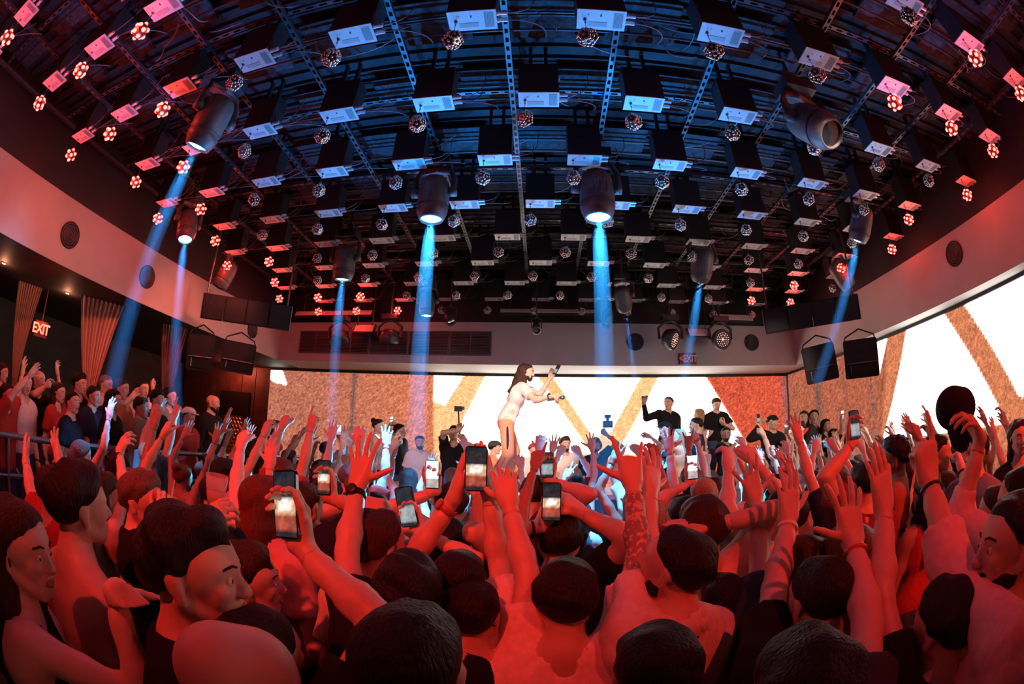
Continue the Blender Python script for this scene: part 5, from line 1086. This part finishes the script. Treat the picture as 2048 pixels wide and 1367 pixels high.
# ---- right of the crowd, before the side screen
for hd_,d,k in (((1875,885),3.6,dict(hair='long',hcol='black',tone='tan',fem=True,top='black',sleeve='none',yaw=2.6,label='dark-haired woman in a black top before the side screen')),
    ((2038,845),3.9,dict(hair='long',hcol='brown',tone='fair',fem=True,top='black',yaw=-2.4,eyes=True,label='smiling brown-haired woman at the right edge')),
    ((1948,905),3.4,dict(hair='thick',hcol='black',tone='light',top='grey',yaw=-1.6,label='black-haired person with blue-lit face at right')),
    ((1790,915),3.8,dict(hair='curly',hcol='black',tone='brown',top='rust',yaw=-.8,label='curly-haired person right of the black phone')),
    ):
    who((*hd_,d),0.0,det=1,**k)
st_((1700,872),6.95,ZP,hair='long',hcol='black',tone='tan',fem=True,top='white',yaw=2.9,label='black-haired woman in white below the black phone',seed=76)
st_((1668,868),7.2,ZP,hair='short',hcol='black',tone='light',top='charcoal',yaw=2.6,arms=(A_(1682,838,7.0,'phone'),None),label='person holding a small phone high before the side screen',seed=77)
phone(aty(1685,829,6.98),V3(0,-1,0),V3(0,0,1),'small phone held high before the side screen','white')
def torch(px,py,y,label):
    c=aty(px,py,y); r_=phone(c,V3(0,1,.1),V3(0,0,1),label,'app'); m=MB(); m.dome((-.02,-.012,.05),(0,-1,0),.012,.006,8); m.build('torch_led',glow('torch_white',(1,.95,.9),40),r_); point('phone_torch_lamp',(c[0]-.02,c[1]-.05,c[2]+.05),(1,.93,.85),1.5,.01)
torch(1573,858,6.58,'phone with its torch lit in the curly-haired woman\'s hand'); torch(785,842,7.02,'phone with its torch lit left of the bearded man on the stage')
# ---- the crowd between: a few built figures copied with other clothes, hair and skin
TOPS=['black','charcoal','white','grey','navy','red','beige','teal','lilac','rust','olive','maroon','pink','blue']
HC_=['black','brown','auburn','blond','ash']; TN=['fair','light','light','tan','brown']
rc=random.Random(21); TPL=[]
specs=[('short',0,[None,('open',.22,.22,2.02)]),('long',1,[('peace',-.2,.2,1.95),None]),('thick',0,[('fist',-.18,.2,2.05),('point',.2,.15,2.08)]),('long',1,[None,('relaxed',.15,.28,1.98)]),('buzz',0,[('horns',-.22,.18,2.03),None]),
       ('bun',1,[('wide',-.2,.22,1.98),('wide',.2,.24,2.0)]),('short',0,[None,None]),('curly',0,[None,('claw',.18,.25,2.05)]),('long',1,[('point',-.12,.28,2.0),None]),('pony',1,[None,('open',.25,.12,1.98)]),('thick',0,[('phone',-.1,.34,1.9),('phone',.12,.34,1.9)]),('short',0,[('wide',-.25,.2,2.02),None])]
AD={0:'right hand open',1:'left hand in a V sign',2:'fist and pointing finger up',3:'right hand loosely raised',4:'left hand in horns',5:'both hands spread wide',6:'arms down',7:'right hand clawed',8:'left finger pointing up',9:'right palm out to the side',10:'both hands lifted together',11:'left hand spread wide'}
for i,(hr,fm,ar) in enumerate(specs):
    A=[None if a is None else dict(w=V3(a[1],a[2],a[3]),pose=a[0],pole=V3((-1 if a[1]<0 else 1)*.5,-.5,-.8)) for a in ar]
    t_=person((0,0,0),1.75,0,arms=A,hair=hr,hcol='black',tone='light',fem=bool(fm),top='black',sleeve='none' if fm else 'short',det=1,label='t',seed=100+i)[0]; TPL.append(t_)
for t_ in TPL:
    for c in t_.children:
        for s_ in c.material_slots: pass
HN={'short':'short','long':'long','thick':'thick','buzz':'cropped','bun':'pinned-up','curly':'curly','pony':'tied-back'}
def free(x,y,r): return all((x-a)**2+(y-b)**2>r*r for a,b in OCC)
used=set(); n=0; pos=[]
cand=[(rc.uniform(-3.75,5.3),rc.uniform(1.9,5.45)) for _ in range(1600)]+[(rc.uniform(2.3,5.4),rc.uniform(5.4,6.5)) for _ in range(200)]+[(rc.uniform(-3.75,-2.2),rc.uniform(5.4,6.5)) for _ in range(200)]
for x,y in cand:
    if len(pos)>=92: break
    if (abs(x-.1)<2.6 and y>5.1) or abs(x)>2.0*y+.3 or not free(x,y,.46): continue
    OCC.append((x,y)); pos.append((x,y))
pos.sort(key=lambda p:p[1])
for i,(x,y) in enumerate(pos):
    ti=rc.randrange(len(TPL)); t_=TPL[ti]; hr,fm,_=specs[ti]
    for tries in range(60):
        tp,hc_,tn=rc.choice(TOPS),rc.choice(HC_),rc.choice(TN); key=(ti,tp,hc_)
        if key not in used: break
    used.add(key); c=copy_tree(t_); c.location=(x,y,0); c.rotation_euler=(0,0,rc.uniform(-.35,.35)+x*.06); sc=rc.uniform(.93,1.06); c.scale=(sc,sc,sc)
    for o in c.children:
        m=None; nm=o.name.split('.')[0]
        if nm=='body': m=skin(tn)
        elif nm=='shirt': m=cloth(tp,CLO[tp])
        elif nm=='hair': m=hairm(hc_,HAIR[hc_])
        if m: o.material_slots[0].link='OBJECT'; o.material_slots[0].material=m
    side='left part' if x<-1.3 else 'right part' if x>1.5 else 'middle'
    c['label']=f"{'woman' if fm else 'man'} in {tp}, {HN[hr]} {hc_} hair, {AD[ti]}, {side} of crowd"; c['group']='dancing crowd before the booth'; c['category']='person'
for t_ in TPL:
    for o in list(t_.children_recursive)+[t_]: bpy.data.objects.remove(o)
for o in bpy.data.objects:
    if '_j' in o: del o['_j']
